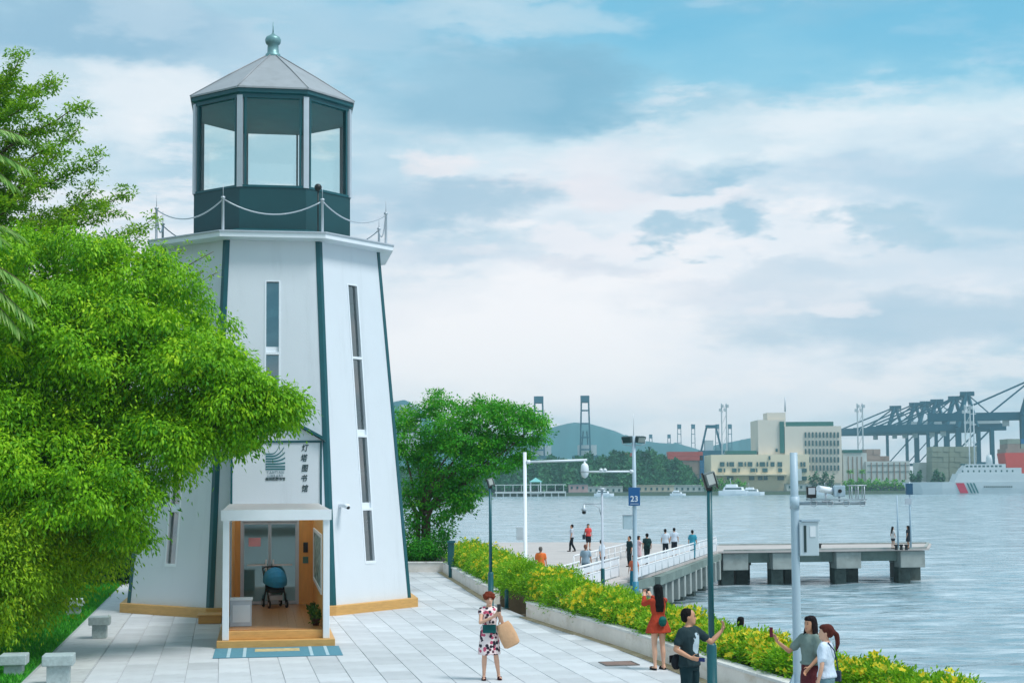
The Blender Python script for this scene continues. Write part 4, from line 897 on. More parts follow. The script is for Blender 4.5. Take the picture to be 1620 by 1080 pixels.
# backdrop trees behind the big tree, shade of the passage put into leaf colour
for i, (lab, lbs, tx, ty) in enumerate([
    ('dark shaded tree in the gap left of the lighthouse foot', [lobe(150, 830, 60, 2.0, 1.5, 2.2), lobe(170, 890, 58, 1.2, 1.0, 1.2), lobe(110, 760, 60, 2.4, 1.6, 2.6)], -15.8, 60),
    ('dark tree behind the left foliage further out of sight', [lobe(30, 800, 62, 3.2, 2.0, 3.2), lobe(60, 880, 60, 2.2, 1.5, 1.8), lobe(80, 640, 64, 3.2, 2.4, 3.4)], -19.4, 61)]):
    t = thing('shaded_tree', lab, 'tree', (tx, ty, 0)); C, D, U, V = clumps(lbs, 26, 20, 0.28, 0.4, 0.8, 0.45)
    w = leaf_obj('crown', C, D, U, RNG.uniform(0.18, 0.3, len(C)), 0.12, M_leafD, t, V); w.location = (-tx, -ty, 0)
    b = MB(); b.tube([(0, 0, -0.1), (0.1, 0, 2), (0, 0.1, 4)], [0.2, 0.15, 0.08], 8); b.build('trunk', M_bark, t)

# flowering hedges in the planter
def hedge(label, pts, widths, heights, dens, fl, name='flowering_hedge', seed=1):
    t = thing(name, label, 'hedge', (pts[0][0], pts[0][1], 0.36)); o0 = np.array([pts[0][0], pts[0][1], 0.36]); P = np.array(pts)
    seg = np.linalg.norm(np.diff(P, axis=0), axis=1); cum = np.concatenate([[0], np.cumsum(seg)]); Lh = cum[-1]
    n = int(Lh * dens); s = RNG.random(n) * Lh; x = np.interp(s, cum, P[:, 0]); y = np.interp(s, cum, P[:, 1]); wv = np.interp(s, cum, widths); hv = np.interp(s, cum, heights)
    wob = 0.5 + 0.5 * np.sin(s * 2.1 + seed) * np.sin(s * 0.83 + 2 * seed) + 0.25 * np.sin(s * 5.3 + seed)
    hv = hv * (0.62 + 0.38 * wob); wv = wv * (0.8 + 0.3 * np.sin(s * 1.3 + 2 * seed) ** 2)
    tx = np.interp(s + 0.1, cum, P[:, 0]) - np.interp(s - 0.1, cum, P[:, 0]); ty = np.interp(s + 0.1, cum, P[:, 1]) - np.interp(s - 0.1, cum, P[:, 1])
    nr = unit(np.stack([-ty, tx, np.zeros(n)], 1)); th = RNG.random(n) * math.pi; rr = 0.5 + 0.5 * RNG.random(n) ** 0.4
    lat = np.cos(th) * rr; hh = np.sin(th) ** 0.7 * rr
    c = np.stack([x, y, np.full(n, 0.36)], 1) + nr * (lat * wv)[:, None] + np.array([0, 0, 1.0]) * (hh * hv + 0.03)[:, None]
    k = 19; idx = np.repeat(np.arange(n), k); N = len(idx); outw = (nr * np.cos(th)[:, None] + np.array([0, 0, 1.0]) * np.sin(th)[:, None])[idx]
    off = RNG.normal(size=(N, 3)) * [0.085, 0.085, 0.07]; p = c[idx] + off
    leaf_obj('foliage', p - o0, unit(off) + outw * 0.8 + RNG.normal(size=(N, 3)) * 0.4, outw + [0, 0, 0.5] + RNG.normal(size=(N, 3)) * 0.5, RNG.uniform(0.045, 0.10, N), RNG.uniform(0.025, 0.045, N), M_leafH, t,
             (RNG.normal(0.45, 0.18, n)[idx] + RNG.normal(0, 0.15, N) + 0.2 * (hh[idx] - 0.5)))
    if fl:
        m = int(Lh * fl); wgt = (np.sin(th) > 0.15) * (rr > 0.75) * np.clip(np.sin(s * 1.7 + seed) + 0.7, 0.08, 2) * np.clip(np.sin(s * 4.1) + 1.1, .1, 2); pick = RNG.choice(n, m, replace=False, p=wgt / wgt.sum())
        fc = c[pick] + (nr[pick] * np.cos(th[pick])[:, None] + np.array([0, 0, 1.0]) * np.sin(th[pick])[:, None]) * 0.10 + RNG.normal(size=(m, 3)) * 0.03
        ax = unit(nr[pick] * np.cos(th[pick])[:, None] * 0.8 + np.array([0, -0.5, 0.6]) + RNG.normal(size=(m, 3)) * 0.4); u = unit(np.cross(ax, RNG.normal(size=(m, 3)))); v = np.cross(ax, u)
        cs, ds, us = [], [], []
        for q in range(5):
            a = 2 * math.pi * q / 5; dq = u * math.cos(a) + v * math.sin(a); cs.append(fc); ds.append(dq + ax * 0.25); us.append(ax)
        f = leaf_obj('flowers', np.concatenate(cs) - o0, np.concatenate(ds), np.concatenate(us), np.tile(RNG.uniform(0.05, 0.085, m), 5), 0.06, M_flower, t); f['kind'] = 'stuff'
    b = MB()
    for i in range(int(Lh * 2)):
        q = RNG.random() * Lh; xx_, yy_ = np.interp(q, cum, P[:, 0]) - o0[0] + RNG.normal() * 0.2, np.interp(q, cum, P[:, 1]) - o0[1]; b.tube([(xx_, yy_, -0.03), (xx_ + RNG.normal() * .1, yy_, 0.45)], [0.012, 0.005], 5)
    b.build('stems', M_bark, t); return t
hn = [(p[0] - 0.0, p[1]) for p in offs(wnear, 0.74)]; hn = [p for p in hn if p[1] > 14]
hy = [p[1] for p in hn]
hedge('long hedge with yellow flowers on the planter wall beside the water', hn, [float(np.interp(y, [19, 26, 32, 40], [0.42, 0.46, 0.52, 0.70])) for y in hy], [float(np.interp(y, [19, 24, 30, 36, 40, 44], [0.44, 0.48, 0.48, 0.62, 0.80, 0.92])) for y in hy], 200, 64, seed=1)
hf = offs(wfar, 0.95)
hedge('far flowering hedge between the round tree and the dark lamp post', hf, [0.78] * len(hf), [0.95] * len(hf), 180, 46, seed=3)
hedge('plain bright green bush in the gap of the hedge beside the lamp post', [(0.15, 46.2), (1.5, 43.6)], [0.75, 0.7], [1.0, 0.9], 330, 5, 'green_bush', 5)
# ------------------------------------------------------------------ lamp posts, poles, cameras
def lamp(x, y, label, tilt=0.0):
    t = thing('street_lamp', label, 'street lamp', (x, y, 0.0), 0, 'dark teal street lamps of the plaza')
    MB().lathe([(0.13, 0), (0.13, 0.03), (0.085, 0.05), (0.08, 1.06), (0.06, 1.10)], 14).build('base_sleeve', M_lamp, t)
    MB().tube([(0, 0, 1.05), (0, 0, 3.55)], [0.05, 0.042], 12).build('pole', M_lamp, t)
    h = MB().box((0.02, 0.0, 3.72), (0.19, 0.12, 0.24), M=Matrix.Rotation(-0.28, 3, 'Y')).build('lamp_head', mat('lamp_head_grey', (110, 122, 122), 0.5), t, bevel=0.02)
    MB().box((0.03, -0.066, 3.725), (0.13, 0.012, 0.17), M=Matrix.Rotation(-0.28, 3, 'Y')).build('lens', mat('lamp_lens', (196, 200, 196), 0.3), h)
    MB().box((0.10, 0, 3.70), (0.02, 0.15, 0.26), M=Matrix.Rotation(-0.28, 3, 'Y')).box((-0.085, 0, 3.70), (0.02, 0.15, 0.26), M=Matrix.Rotation(-0.28, 3, 'Y')).build('bracket', M_black, h)
    MB().tube([(0, 0, 3.54), (0, 0, 3.62)], 0.055, 10).build('collar', M_black, t)
    return t
lamp(-0.66, 44.6, 'dark teal street lamp by the gap in the low wall')
lamp(3.18, 24.6, 'dark teal street lamp beside the man in the dark shirt')
t = thing('bollard', 'short dark green post standing in the gap of the planter wall', 'bollard', (-0.2, 45.2, 0.0))
MB().lathe([(0.06, 0), (0.06, 0.5), (0.04, 0.56)], 10).build('post', M_lamp, t); MB().lathe([(0.08, 0), (0.08, 0.03)], 10).build('base', M_lamp, t)
p = AT(714, 868, 60)
t = thing('bin_post', 'dark teal square pillar beside the round tree', 'pillar', (p.x, p.y, DECK_Z))
MB().bb(-0.11, 0.11, -0.11, 0.11, 0, 2.25).build('shaft', M_lamp, t, bevel=0.01); MB().bb(-0.16, 0.16, -0.16, 0.16, 2.252, 2.34).build('cap', M_lamp, t); MB().bb(-0.14, -0.112, -0.1, 0.1, 1.4, 2.3).build('side_plate', M_lamp, t)

M_pole = mat('pale_blue_pole', (168, 190, 204), 0.45, var=0.05)
# camera pole in front
t = thing('camera_pole', 'thick pale camera pole with cabinet and camera arm at the right', 'pole', (4.50, 24.3, 0.42)); hz = -0.42
MB().lathe([(0.22, 0), (0.22, 0.025), (0.085, 0.03), (0.072, 0.10), (0.064, 2.9), (0.060, 3.72)], 20).build('shaft', M_pole, t)
for a in range(4):
    c_, s_ = math.cos(a * math.pi / 2 + .6), math.sin(a * math.pi / 2 + .6)
    MB().add([(c_ * .09, s_ * .09, 0.03), (c_ * .2, s_ * .2, 0.03), (c_ * .09, s_ * .09, 0.22), (c_ * .09 - s_ * .01, s_ * .09 + c_ * .01, 0.03), (c_ * .2 - s_ * .01, s_ * .2 + c_ * .01, 0.03), (c_ * .09 - s_ * .01, s_ * .09 + c_ * .01, 0.22)],
             [(0, 1, 2), (3, 5, 4), (0, 3, 4, 1), (1, 4, 5, 2), (2, 5, 3, 0)]).build('gusset', M_pole, t)
za = 2.92
MB().tube([(0, 0, za - 0.1), (0, 0, za + 0.1)], 0.078, 16).build('clamp', M_pole, t)
MB().tube([(0.05, 0, za - 0.01), (1.12, 0, za - 0.01)], 0.028, 8).tube([(0.2, 0.08, za + .05), (1.14, 0.08, za + .05)], 0.012, 6).tube([(0.2, -0.08, za + .05), (1.14, -0.08, za + .05)], 0.012, 6).build('arm', mat('arm_steel', (140, 158, 168), 0.45), t)
for i in range(4):
    xx_ = 0.3 + 0.26 * i; MB().tube([(xx_ + 0.05 * math.cos(a), -0.03, za - 0.01 + 0.05 * math.sin(a)) for a in np.linspace(0, 2 * math.pi, 11)], 0.007, 5).build('cable_loop', M_greyp, t)
b = MB()
for xx_ in (0.9, 1.0, 1.1): b.tube([(xx_, -0.08, za + .05), (xx_, -0.08, za + 0.27), (xx_, 0.08, za + 0.27), (xx_, 0.08, za + .05)], 0.009, 5)
b.tube([(0.86, -0.08, za + .27), (1.14, -0.08, za + .27)], 0.009, 5).tube([(0.86, 0.08, za + .27), (1.14, 0.08, za + .27)], 0.009, 5); b.build('cage', M_greyp, t)
MB().bb(0.055, 0.36, -0.09, 0.13, 2.08, 2.62).build('cabinet', mat('cabinet_pale', (190, 206, 214), 0.5, var=0.05), t, bevel=0.01)
MB().bb(0.085, 0.375, -0.11, 0.14, 2.622, 2.65).build('cabinet_roof', M_pole, t); MB().bb(0.12, 0.16, -0.097, -0.091, 2.14, 2.56).build('vent', M_dark, t); MB().bb(0.22, 0.31, -0.097, -0.091, 2.38, 2.55).build('label_plate', M_whitep, t)
def W3(x, y, z): return (4.50 + x, 24.3 + y, 0.42 + z)
c = thing('bullet_camera', 'white tubular camera with black lens hood on the pole arm at the right', 'camera', W3(0.50, 0, za + 0.012))
Rb = Matrix.Rotation(0.55, 3, 'Z') @ Matrix.Rotation(math.radians(8), 3, 'Y')
def rt(p): return tuple(Rb @ Vector(p) + Vector((0.0, 0, 0.19)))
MB().tube([rt((-0.16, 0, 0)), rt((0.16, 0, 0))], 0.052, 14).build('body', M_whitep, c); MB().tube([rt((0.161, 0, 0)), rt((0.25, 0, 0))], 0.062, 14).build('lens_hood', M_black, c)
MB().tube([(0, 0, 0), (0, 0, 0.15)], 0.018, 8).bb(-0.06, 0.06, -0.03, 0.03, 0.0, 0.02).build('mount', M_greyp, c)
c = thing('flash_unit', 'small square black framed flash unit on the camera arm beside the pole', 'camera flash', W3(0.27, 0, za + 0.012))
MB().bb(-0.075, 0.075, -0.04, 0.04, 0.06, 0.24).build('housing', M_black, c, bevel=0.008); MB().bb(-0.055, 0.055, -0.046, -0.041, 0.12, 0.225).build('lens', M_greyp, c); MB().tube([(0, 0, 0), (0, 0, 0.07)], 0.015, 6).build('mount', M_greyp, c)
c = thing('camera_box', 'pale box camera at the outer part of the camera arm', 'camera', W3(0.72, 0.02, za + 0.012))
MB().bb(-0.09, 0.09, -0.05, 0.05, 0.08, 0.26).build('housing', M_pole, c, bevel=0.01); MB().tube([(0, 0, 0), (0, 0, 0.09)], 0.015, 6).build('mount', M_greyp, c); MB().tube([(0, -0.051, 0.17), (0, -0.07, 0.17)], 0.03, 10).build('lens', M_black, c)

# pole with floodlights and number plate
X0, Y0, Zb = 4.12, 51.5, -1.0
t = thing('floodlight_pole', 'tall pale pole with two floodlights and a blue number plate', 'pole', (X0, Y0, Zb))
top = 5.25 - Zb
MB().lathe([(0.16, 0), (0.16, 0.03), (0.085, 0.05), (0.072, 3.6), (0.06, top)], 14).build('shaft', M_pole, t)
MB().tube([(0, 0, top), (0, 0, top + 0.75)], [0.012, 0.006], 6).build('lightning_rod', M_greyp, t)
za2 = 4.05 - Zb
ar = MB().tube([(-0.06, 0, za2), (-1.62, 0, za2)], 0.035, 8).build('arm', M_whitep, t); MB().tube([(-0.02, 0, za2), (-0.14, 0, za2)], 0.07, 8).build('flange', M_whitep, ar)
for s in (-0.45, -0.9): MB().ell((-0.95 + s * 0.3 + 0.1, 0, za2 + 0.06), (0.06, 0.06, 0.06), 8, 6).build('sensor', M_whitep, ar)
zs = 2.95 - Zb
M_sign = mat('sign_blue', (20, 92, 150), 0.45, var=0.06)
sg = MB().bb(-0.21, 0.18, -0.12, -0.10, zs - 0.05, zs + 0.56).build('number_plate', M_sign, t, bevel=0.01)
text('23', (-0.015, -0.125, zs + 0.17), 0.27, M_whitep, t, 'numeral', bold=0.004)
MB().bb(-0.15, 0.13, -0.125, -0.1205, zs + 0.005, zs + 0.018).build('rule', M_whitep, t)
cz = 2.35 - Zb
MB().bb(-0.40, -0.09, -0.13, 0.12, cz - 0.24, cz + 0.22).build('cabinet', mat('cabinet_pale2', (186, 206, 216), 0.5), t, bevel=0.01); MB().bb(-0.42, -0.085, -0.15, 0.14, cz + 0.222, cz + 0.245).build('cabinet_roof', M_greyp, t)
MB().tube([(0, 0, 0.4), (0, 0, 1.35)], 0.11, 12).build('wrap', mat('teal_wrap', (30, 120, 150), 0.5), t)
for s, lab in ((-1, 'left floodlight with dark housing on top of the numbered pole'), (1, 'right floodlight with pale face on top of the numbered pole')):
    f = thing('floodlight', lab, 'floodlight', (X0 + s * 0.21, Y0, Zb + top - 0.32), 0, 'floodlights on the numbered pole')
    R6 = Matrix.Rotation(s * 0.5, 3, 'Z') @ Matrix.Rotation(0.25, 3, 'X')
    MB().box((s * .02, 0, 0.20), (0.34, 0.16, 0.22), M=R6).build('housing', mat('flood_housing', (44, 66, 68), 0.5), f, bevel=0.015)
    q = R6 @ Vector((0, -0.086, 0)); MB().box((s * .02 + q.x, q.y, 0.20 + q.z), (0.28, 0.008, 0.16), M=R6).build('lens', mat('flood_lens', (140, 150, 146), 0.35) if s > 0 else M_dark, f)
    MB().tube([(-s * 0.2, 0, 0.02), (0, 0, 0.0), (s * 0.17, 0, 0.06), (s * 0.19, 0, 0.2)], 0.014, 6).build('bracket', M_greyp, f)

# pole with long arm and hanging speaker
X1, Y1 = 0.50, 61.5; Zb = DECK_Z
t = thing('arm_pole', 'white pole with a long horizontal arm above the hedge right of the round tree', 'pole', (X1, Y1, Zb)); top = 4.93 - Zb
MB().lathe([(0.14, 0), (0.14, 0.03), (0.075, 0.05), (0.07, top)], 12).build('shaft', M_whitep, t)
MB().tube([(0.05, 0, top - 0.4), (2.52, 0, top - 0.33)], 0.045, 8).build('arm', M_whitep, t); MB().tube([(0.05, 0, top - 0.4), (0.22, 0, top - 0.395)], 0.08, 8).build('flange', M_whitep, t)
MB().bb(-0.36, -0.09, -0.1, 0.1, 2.3, 2.82).build('box', mat('box_pale', (200, 206, 214), 0.5), t, bevel=0.01)
c = thing('dome_camera', 'white capsule shaped camera hanging from the end of the long arm', 'camera', (X1 + 2.42, Y1, Zb + top - 0.345))
MB().lathe([(0.03, -0.72), (0.11, -0.66), (0.155, -0.54), (0.165, -0.36), (0.15, -0.22), (0.10, -0.14), (0.04, -0.11), (0.03, 0.0)], 14).build('housing', M_whitep, c)
MB().lathe([(0.16, -0.50), (0.172, -0.47), (0.172, -0.44), (0.16, -0.42)], 14, cap=False).build('band', M_greyp, c)
# thin lamp pole with hanging camera
X2, Y2 = 3.55, 60.5; Zb = DECK_Z
t = thing('slim_pole', 'slim grey pole with a curved bracket by the pier walkway', 'pole', (X2, Y2, Zb)); top = 3.35 - Zb
MB().lathe([(0.10, 0), (0.10, 0.03), (0.055, 0.04), (0.045, top)], 10).build('shaft', mat('slim_grey', (176, 186, 198), 0.45), t)
MB().lathe([(0.075, 0.55), (0.08, 0.6), (0.08, 1.15), (0.07, 1.2)], 10).build('sleeve', M_lamp, t)
MB().lathe([(0.03, 0), (0.16, 0.05), (0.18, 0.09), (0.02, 0.13)], 12, c=(0, 0, top)).build('cap', M_greyp, t)
MB().tube([(-0.05, 0, top - 0.95), (-0.12, 0, top - 0.66), (-0.35, 0, top - 0.52), (-0.75, 0, top - 0.50)], 0.02, 6).tube([(-0.04, 0, top - 0.5), (-0.75, 0, top - 0.5)], 0.02, 6).build('bracket', M_greyp, t)
c = thing('dome_camera', 'small dark dome camera hanging from the slim pole bracket', 'camera', (X2 - 0.72, Y2, Zb + top - 0.51))
MB().lathe([(0.04, -0.30), (0.10, -0.26), (0.11, -0.20), (0.05, -0.14), (0.03, 0)], 12).build('housing', M_greyp, c); MB().ell((0, 0, -0.33), (0.085, 0.085, 0.08), 10, 6).build('dome', M_black, c)
# two thin masts at the pier end
for px, tp, lab in ((1421, 783, 'left thin mast on the outer end of the pier'), (1441, 762, 'right thin mast with a blue box on the outer end of the pier')):
    p = G(px, 868, DECK_Z); t = thing('pier_mast', lab, 'mast', p, 0, 'thin masts on the pier end'); h = AT(px, tp, p.y).z - DECK_Z
    MB().tube([(0, 0, 0), (0, 0, h)], [0.07, 0.045], 8).build('shaft', M_pole, t); MB().bb(-0.12, 0.12, -0.12, 0.12, 0, 0.1).build('base', M_conc, t)
    if tp == 762: MB().bb(-0.24, 0.2, -0.12, 0.1, h - 0.85, h - 0.1).build('box', mat('mast_box_blue', (38, 84, 112), 0.6), t); MB().bb(-0.3, 0.1, -0.1, 0.1, h - 1.5, h - 1.1).build('lamp', M_greyp, t)
for i, px in enumerate((1418, 1426, 1434)):
    p = G(px, 869.5, DECK_Z); t = thing('mooring_bollard', ['left', 'middle', 'right'][i] + ' of the three small dark mooring bollards at the pier end', 'bollard', p, 0, 'mooring bollards at the pier end')
    MB().lathe([(0.12, 0), (0.10, 0.05), (0.09, 0.25), (0.15, 0.30), (0.15, 0.36), (0.05, 0.38)], 10).build('post', M_black, t)
p = G(1297, 868, DECK_Z); t = thing('mooring_bollard', 'lone small dark mooring bollard on the pier right of the thick camera pole', 'bollard', p, 0, 'mooring bollards at the pier end')
MB().lathe([(0.12, 0), (0.10, 0.05), (0.09, 0.25), (0.15, 0.30), (0.15, 0.36), (0.05, 0.38)], 10).build('post', M_black, t)
# ------------------------------------------------------------------ people
def remeshed(mb, vox, smooth_it=4, name='body', ratio=None):
    me = bpy.data.meshes.new('tmp'); me.from_pydata(mb.v, [], mb.f); me.update()
    o = bpy.data.objects.new('tmp', me); COL.objects.link(o)
    r = o.modifiers.new('r', 'REMESH'); r.mode = 'VOXEL'; r.voxel_size = vox; r.use_smooth_shade = True
    s = o.modifiers.new('s', 'SMOOTH'); s.iterations = smooth_it; s.factor = 0.5
    if ratio: d = o.modifiers.new('d', 'DECIMATE'); d.ratio = ratio
    dg = bpy.context.evaluated_depsgraph_get(); m2 = bpy.data.meshes.new_from_object(o.evaluated_get(dg)); m2.name = name
    bpy.data.objects.remove(o); bpy.data.meshes.remove(me)
    m2.polygons.foreach_set('use_smooth', [True] * len(m2.polygons)); return m2
from mathutils import noise as mnoise
def folds(me, amp, seed):
    n = len(me.vertices); co = np.empty(n * 3); me.vertices.foreach_get('co', co); co = co.reshape(-1, 3); nr = np.empty(n * 3); me.vertices.foreach_get('normal', nr); nr = nr.reshape(-1, 3)
    d = np.array([mnoise.noise(Vector((x * 13 + seed, y * 13, z * 5 + x * 6))) + 0.5 * mnoise.noise(Vector((x * 30, y * 30 + seed, z * 14 - x * 10))) for x, y, z in co])
    me.vertices.foreach_set('co', (co + nr * (d * amp + 0.25 * amp)[:, None]).reshape(-1)); me.update()
def place_mesh(me, name, m, parent):
    if name in ('shirt', 'dress', 'trousers', 'shorts', 'skirt'): folds(me, 0.012, len(bpy.data.objects) % 17)
    if name == 'hair': folds(me, 0.009, 3)
    me.materials.clear(); me.materials.append(m); o = bpy.data.objects.new(name, me); link(o, parent); return o
def cap(mb, a, b, r0, r1, n=10):
    a, b = Vector(a), Vector(b); d = (b - a); L = d.length
    if L < 1e-5: return
    d.normalize(); pts, rr = [], []
    for t in (-0.95, -0.6, 0.0): pts.append(a + d * r0 * t); rr.append(r0 * math.sqrt(max(0.02, 1 - t * t)))
    for t in (0.0, 0.6, 0.95): pts.append(b + d * r1 * t); rr.append(r1 * math.sqrt(max(0.02, 1 - t * t)))
    mb.tube(pts, rr, n)
def chain(mb, pts, rr, n=10):
    for (a, b), (r0, r1) in zip(zip(pts, pts[1:]), zip(rr, rr[1:])): cap(mb, a, b, r0, r1, n)
def rings(mb, rows, n=18, power=2.0):
    out = []
    for (z, rx, ry, cx, cy) in rows:
        out.append([(cx + rx * math.copysign(abs(math.cos(2 * math.pi * k / n)) ** (2 / power), math.cos(2 * math.pi * k / n)), cy + ry * math.copysign(abs(math.sin(2 * math.pi * k / n)) ** (2 / power), math.sin(2 * math.pi * k / n)), z) for k in range(n)])
    mb.loft(out)
SKIN = {'a': mat('skin_light', (214, 166, 140), 0.55, var=0.05, scale=8), 'b': mat('skin_warm', (196, 144, 114), 0.55, var=0.05, scale=8)}
M_eye = mat('eye_dark', (30, 22, 20), 0.3); M_lip = mat('lip', (170, 84, 80), 0.5)
CLOTH = {}
def cloth(c, var=0.10):
    k = tuple(c)
    if k not in CLOTH: CLOTH[k] = mat('cloth_%d_%d_%d' % k, c, 0.85, var=var, scale=9, bump=0.4, bscale=14, spec=0.2)
    return CLOTH[k]
def hand(mb, wrist, d, side, curl=0.5, up=None, fine=True):
    """palm, four unequal curled fingers and a thumb that leaves the side of the palm; side = direction of the thumb"""
    w = Vector(wrist); d = Vector(d).normalized(); s = Vector(side); s = (s - d * s.dot(d)).normalized(); nrm = d.cross(s)
    for o_ in (-0.024, -0.008, 0.008, 0.024): cap(mb, w + s * o_ * 0.7, w + d * 0.085 + s * o_, 0.015, 0.013, 8)
    for i, (o_, L) in enumerate(zip((0.030, 0.010, -0.010, -0.029), (0.072, 0.080, 0.074, 0.058))):
        p = w + d * 0.085 + s * o_; dd = d.copy(); ax = s
        for j, seg in enumerate((0.45, 0.32, 0.26)):
            dd = Matrix.Rotation(curl * (0.7 + 0.25 * j), 3, ax) @ dd; q = p + dd * L * seg; cap(mb, p, q, 0.0095, 0.0085, 7); p = q
    p = w + d * 0.02 + s * 0.028; q = p + (d * 0.55 + s * 0.85).normalized() * 0.042; cap(mb, p, q, 0.012, 0.0105, 7)
    cap(mb, q, q + (d * 0.9 + s * 0.25 - nrm * 0.3 * curl).normalized() * 0.036, 0.0105, 0.009, 7)
def person(label, loc, face, h, arms, top, bottom, hair, skin='a', fine=False, head_turn=0, head_tilt=0, feet=None, shoe=(40, 40, 44), fem=False, group=None, hands=None, curl=0.5):
    """local frame: faces -Y, +X is the figure's left. face: degrees, 0 looks at the camera, 90 to the picture's right"""
    t = thing('person', label, 'person', loc, math.radians(face), group); k = h / 1.70; t.scale = (k, k, k)
    vox = 0.0115 if fine else 0.028
    ws = 0.90 if fem else 1.0
    B = MB()
    T = [(0.86, .155, .105, 0, 0), (0.93, .168 if fem else .16, .118, 0, 0), (1.02, .142 * ws, .102, 0, 0), (1.10, .128 * ws, .094, 0, -.004), (1.20, .148 * ws, .108, 0, -.010), (1.30, .165 * ws, .112, 0, -.008), (1.38, .160 * ws, .092, 0, 0), (1.425, .105, .072, 0, .004), (1.46, .058, .056, 0, .004)]
    rings(B, T)
    cap(B, (0, .004, 1.42), (0, -.012, 1.53), .052, .050)
    Hd = MB()
    rings(Hd, [(1.468, .030, .034, 0, -.058), (1.485, .047, .060, 0, -.040), (1.515, .060, .082, 0, -.020), (1.555, .070, .094, 0, -.008), (1.60, .075, .099, 0, 0), (1.645, .071, .094, 0, .002), (1.68, .052, .070, 0, .004), (1.698, .022, .030, 0, .004)])
    cap(Hd, (0, -.092, 1.585), (0, -.110, 1.556), .010, .013, 8)
    for s in (-1, 1): Hd.ell((s * .075, .006, 1.578), (.014, .022, .032), 8, 6)
    RH = Matrix.Rotation(math.radians(head_turn), 3, 'Z') @ Matrix.Rotation(math.radians(head_tilt), 3, 'X')
    piv = Vector((0, 0, 1.47))
    def hd(p): return RH @ (Vector(p) - piv) + piv
    Hd.v = [tuple(hd(p)) for p in Hd.v]; B.add(Hd.v, Hd.f)
    sh = {s: Vector((s * .168 * ws, .0, 1.375)) for s in (-1, 1)}
    arm = {}
    for s, key in ((-1, 'R'), (1, 'L')):
        e, wv = [Vector(p) for p in arms[key]]
        arm[s] = (sh[s], e, wv); a = .92 if fem else 1.05
        chain(B, [sh[s], sh[s].lerp(e, .5), e], [.052 * a, .046 * a, .037 * a]); chain(B, [e, e.lerp(wv, .35), wv], [.037 * a, .038 * a, .026 * a])
        hdir, hside = (hands or {}).get(key, (wv - e, Vector((0, -1, 0.2)) if abs((wv - e).normalized().y) < .8 else Vector((-s, 0, 0.3))))
        if fine: hand(B, wv, hdir, hside, curl)
        else:
            dd = Vector(hdir).normalized(); cap(B, wv, wv + dd * .08, .026, .024, 8); cap(B, wv + dd * .09, wv + dd * .15, .018, .012, 6)
    feet = feet or {'R': ((-.095, -.015, .48), (-.10, .02, .085)), 'L': ((.095, -.015, .48), (.10, .02, .085))}
    legs = {}
    for s, key in ((-1, 'R'), (1, 'L')):
        kn, an = [Vector(p) for p in feet[key]]; hip = Vector((s * .082, 0, .88)); legs[s] = (hip, kn, an); a = .96 if fem else 1.0
        chain(B, [hip, hip.lerp(kn, .5), kn], [.088 * a, .074 * a, .054 * a]); chain(B, [kn, kn.lerp(an, .35) + Vector((0, .012, 0)), kn.lerp(an, .7), an], [.053 * a, .056 * a, .042 * a, .034 * a])
        cap(B, an + Vector((0, .025, -.045)), an + Vector((s * .02, -.15, -.052)), .034, .028); cap(B, an, an + Vector((0, .02, -.04)), .036, .036)
    place_mesh(remeshed(B, vox, 3), 'body', SKIN[skin], t)
    if fine:
        for s in (-1, 1): MB().ell(hd((s * .029, -.0915, 1.592)), (.011, .006, .0065), 8, 6).build('eye', M_eye, t)
        MB().ell(hd((0, -.0965, 1.520)), (.021, .008, .007), 8, 6).build('mouth', M_lip, t)
        for s in (-1, 1): MB().ell(hd((s * .03, -.0945, 1.613)), (.018, .006, .003), 8, 4).build('eyebrow', cloth((46, 32, 28)), t)
    # garments
    def sleeve(mb, s, frac, r0, r1):
        a, e, wv = arm[s]; inn = Vector((s * .10 * ws, 0, 1.39))
        cap(mb, inn, a, .060, r0)
        if frac <= 1: cap(mb, a, a.lerp(e, frac), r0, r1)
        else: chain(mb, [a, e, e.lerp(wv, frac - 1)], [r0, (r0 + r1) / 2, r1])
    kind, colr = top[0], top[1]; tp = MB(); o_ = .020
    if kind in ('tee', 'blouse'):
        hem = top[2] if len(top) > 2 else .88; fr = top[3] if len(top) > 3 else .55
        rows = [(hem, .196, .146, 0, 0), (hem + .03, .197, .147, 0, 0), (1.0, .176 * (ws + .05), .125, 0, 0), (1.10, .155 * (ws + .05), .118, 0, -.004), (1.20, .165 * ws + o_ * .6, .126, 0, -.008), (1.30, .165 * ws + o_, .130, 0, -.008), (1.38, .160 * ws + o_, .108, 0, 0), (1.425, .112, .086, 0, .004), (1.44, .080, .072, 0, .004)]
        rings(tp, rows)
        for s in (-1, 1): sleeve(tp, s, fr, .064, .066 if fr < 1 else .044)
    elif kind == 'dress':
        hem, flare, fr = top[2], top[3], top[4]
        rows = []; zs = np.linspace(hem, 1.02, 7)
        for i, z in enumerate(zs): u = 1 - i / 6; rows.append((z, .150 * ws + .012 + (flare - .15) * u ** .85 + .028, .118 + (flare - .15) * .8 * u ** .85, 0, 0))
        rows += [(1.10, .140 * ws + .012, .108, 0, -.004), (1.20, .155 * ws + .014, .122, 0, -.010), (1.30, .165 * ws + .016, .126, 0, -.008), (1.38, .160 * ws + .016, .104, 0, 0), (1.425, .110, .084, 0, .004), (1.44, .080, .070, 0, .004)]
        rings(tp, rows)
        for s in (-1, 1): sleeve(tp, s, fr, .058, .060 if fr < 1 else .040)
    om = place_mesh(remeshed(tp, vox * 1.1, 2), 'dress' if kind == 'dress' else 'shirt', colr if isinstance(colr, bpy.types.Material) else cloth(colr), t)
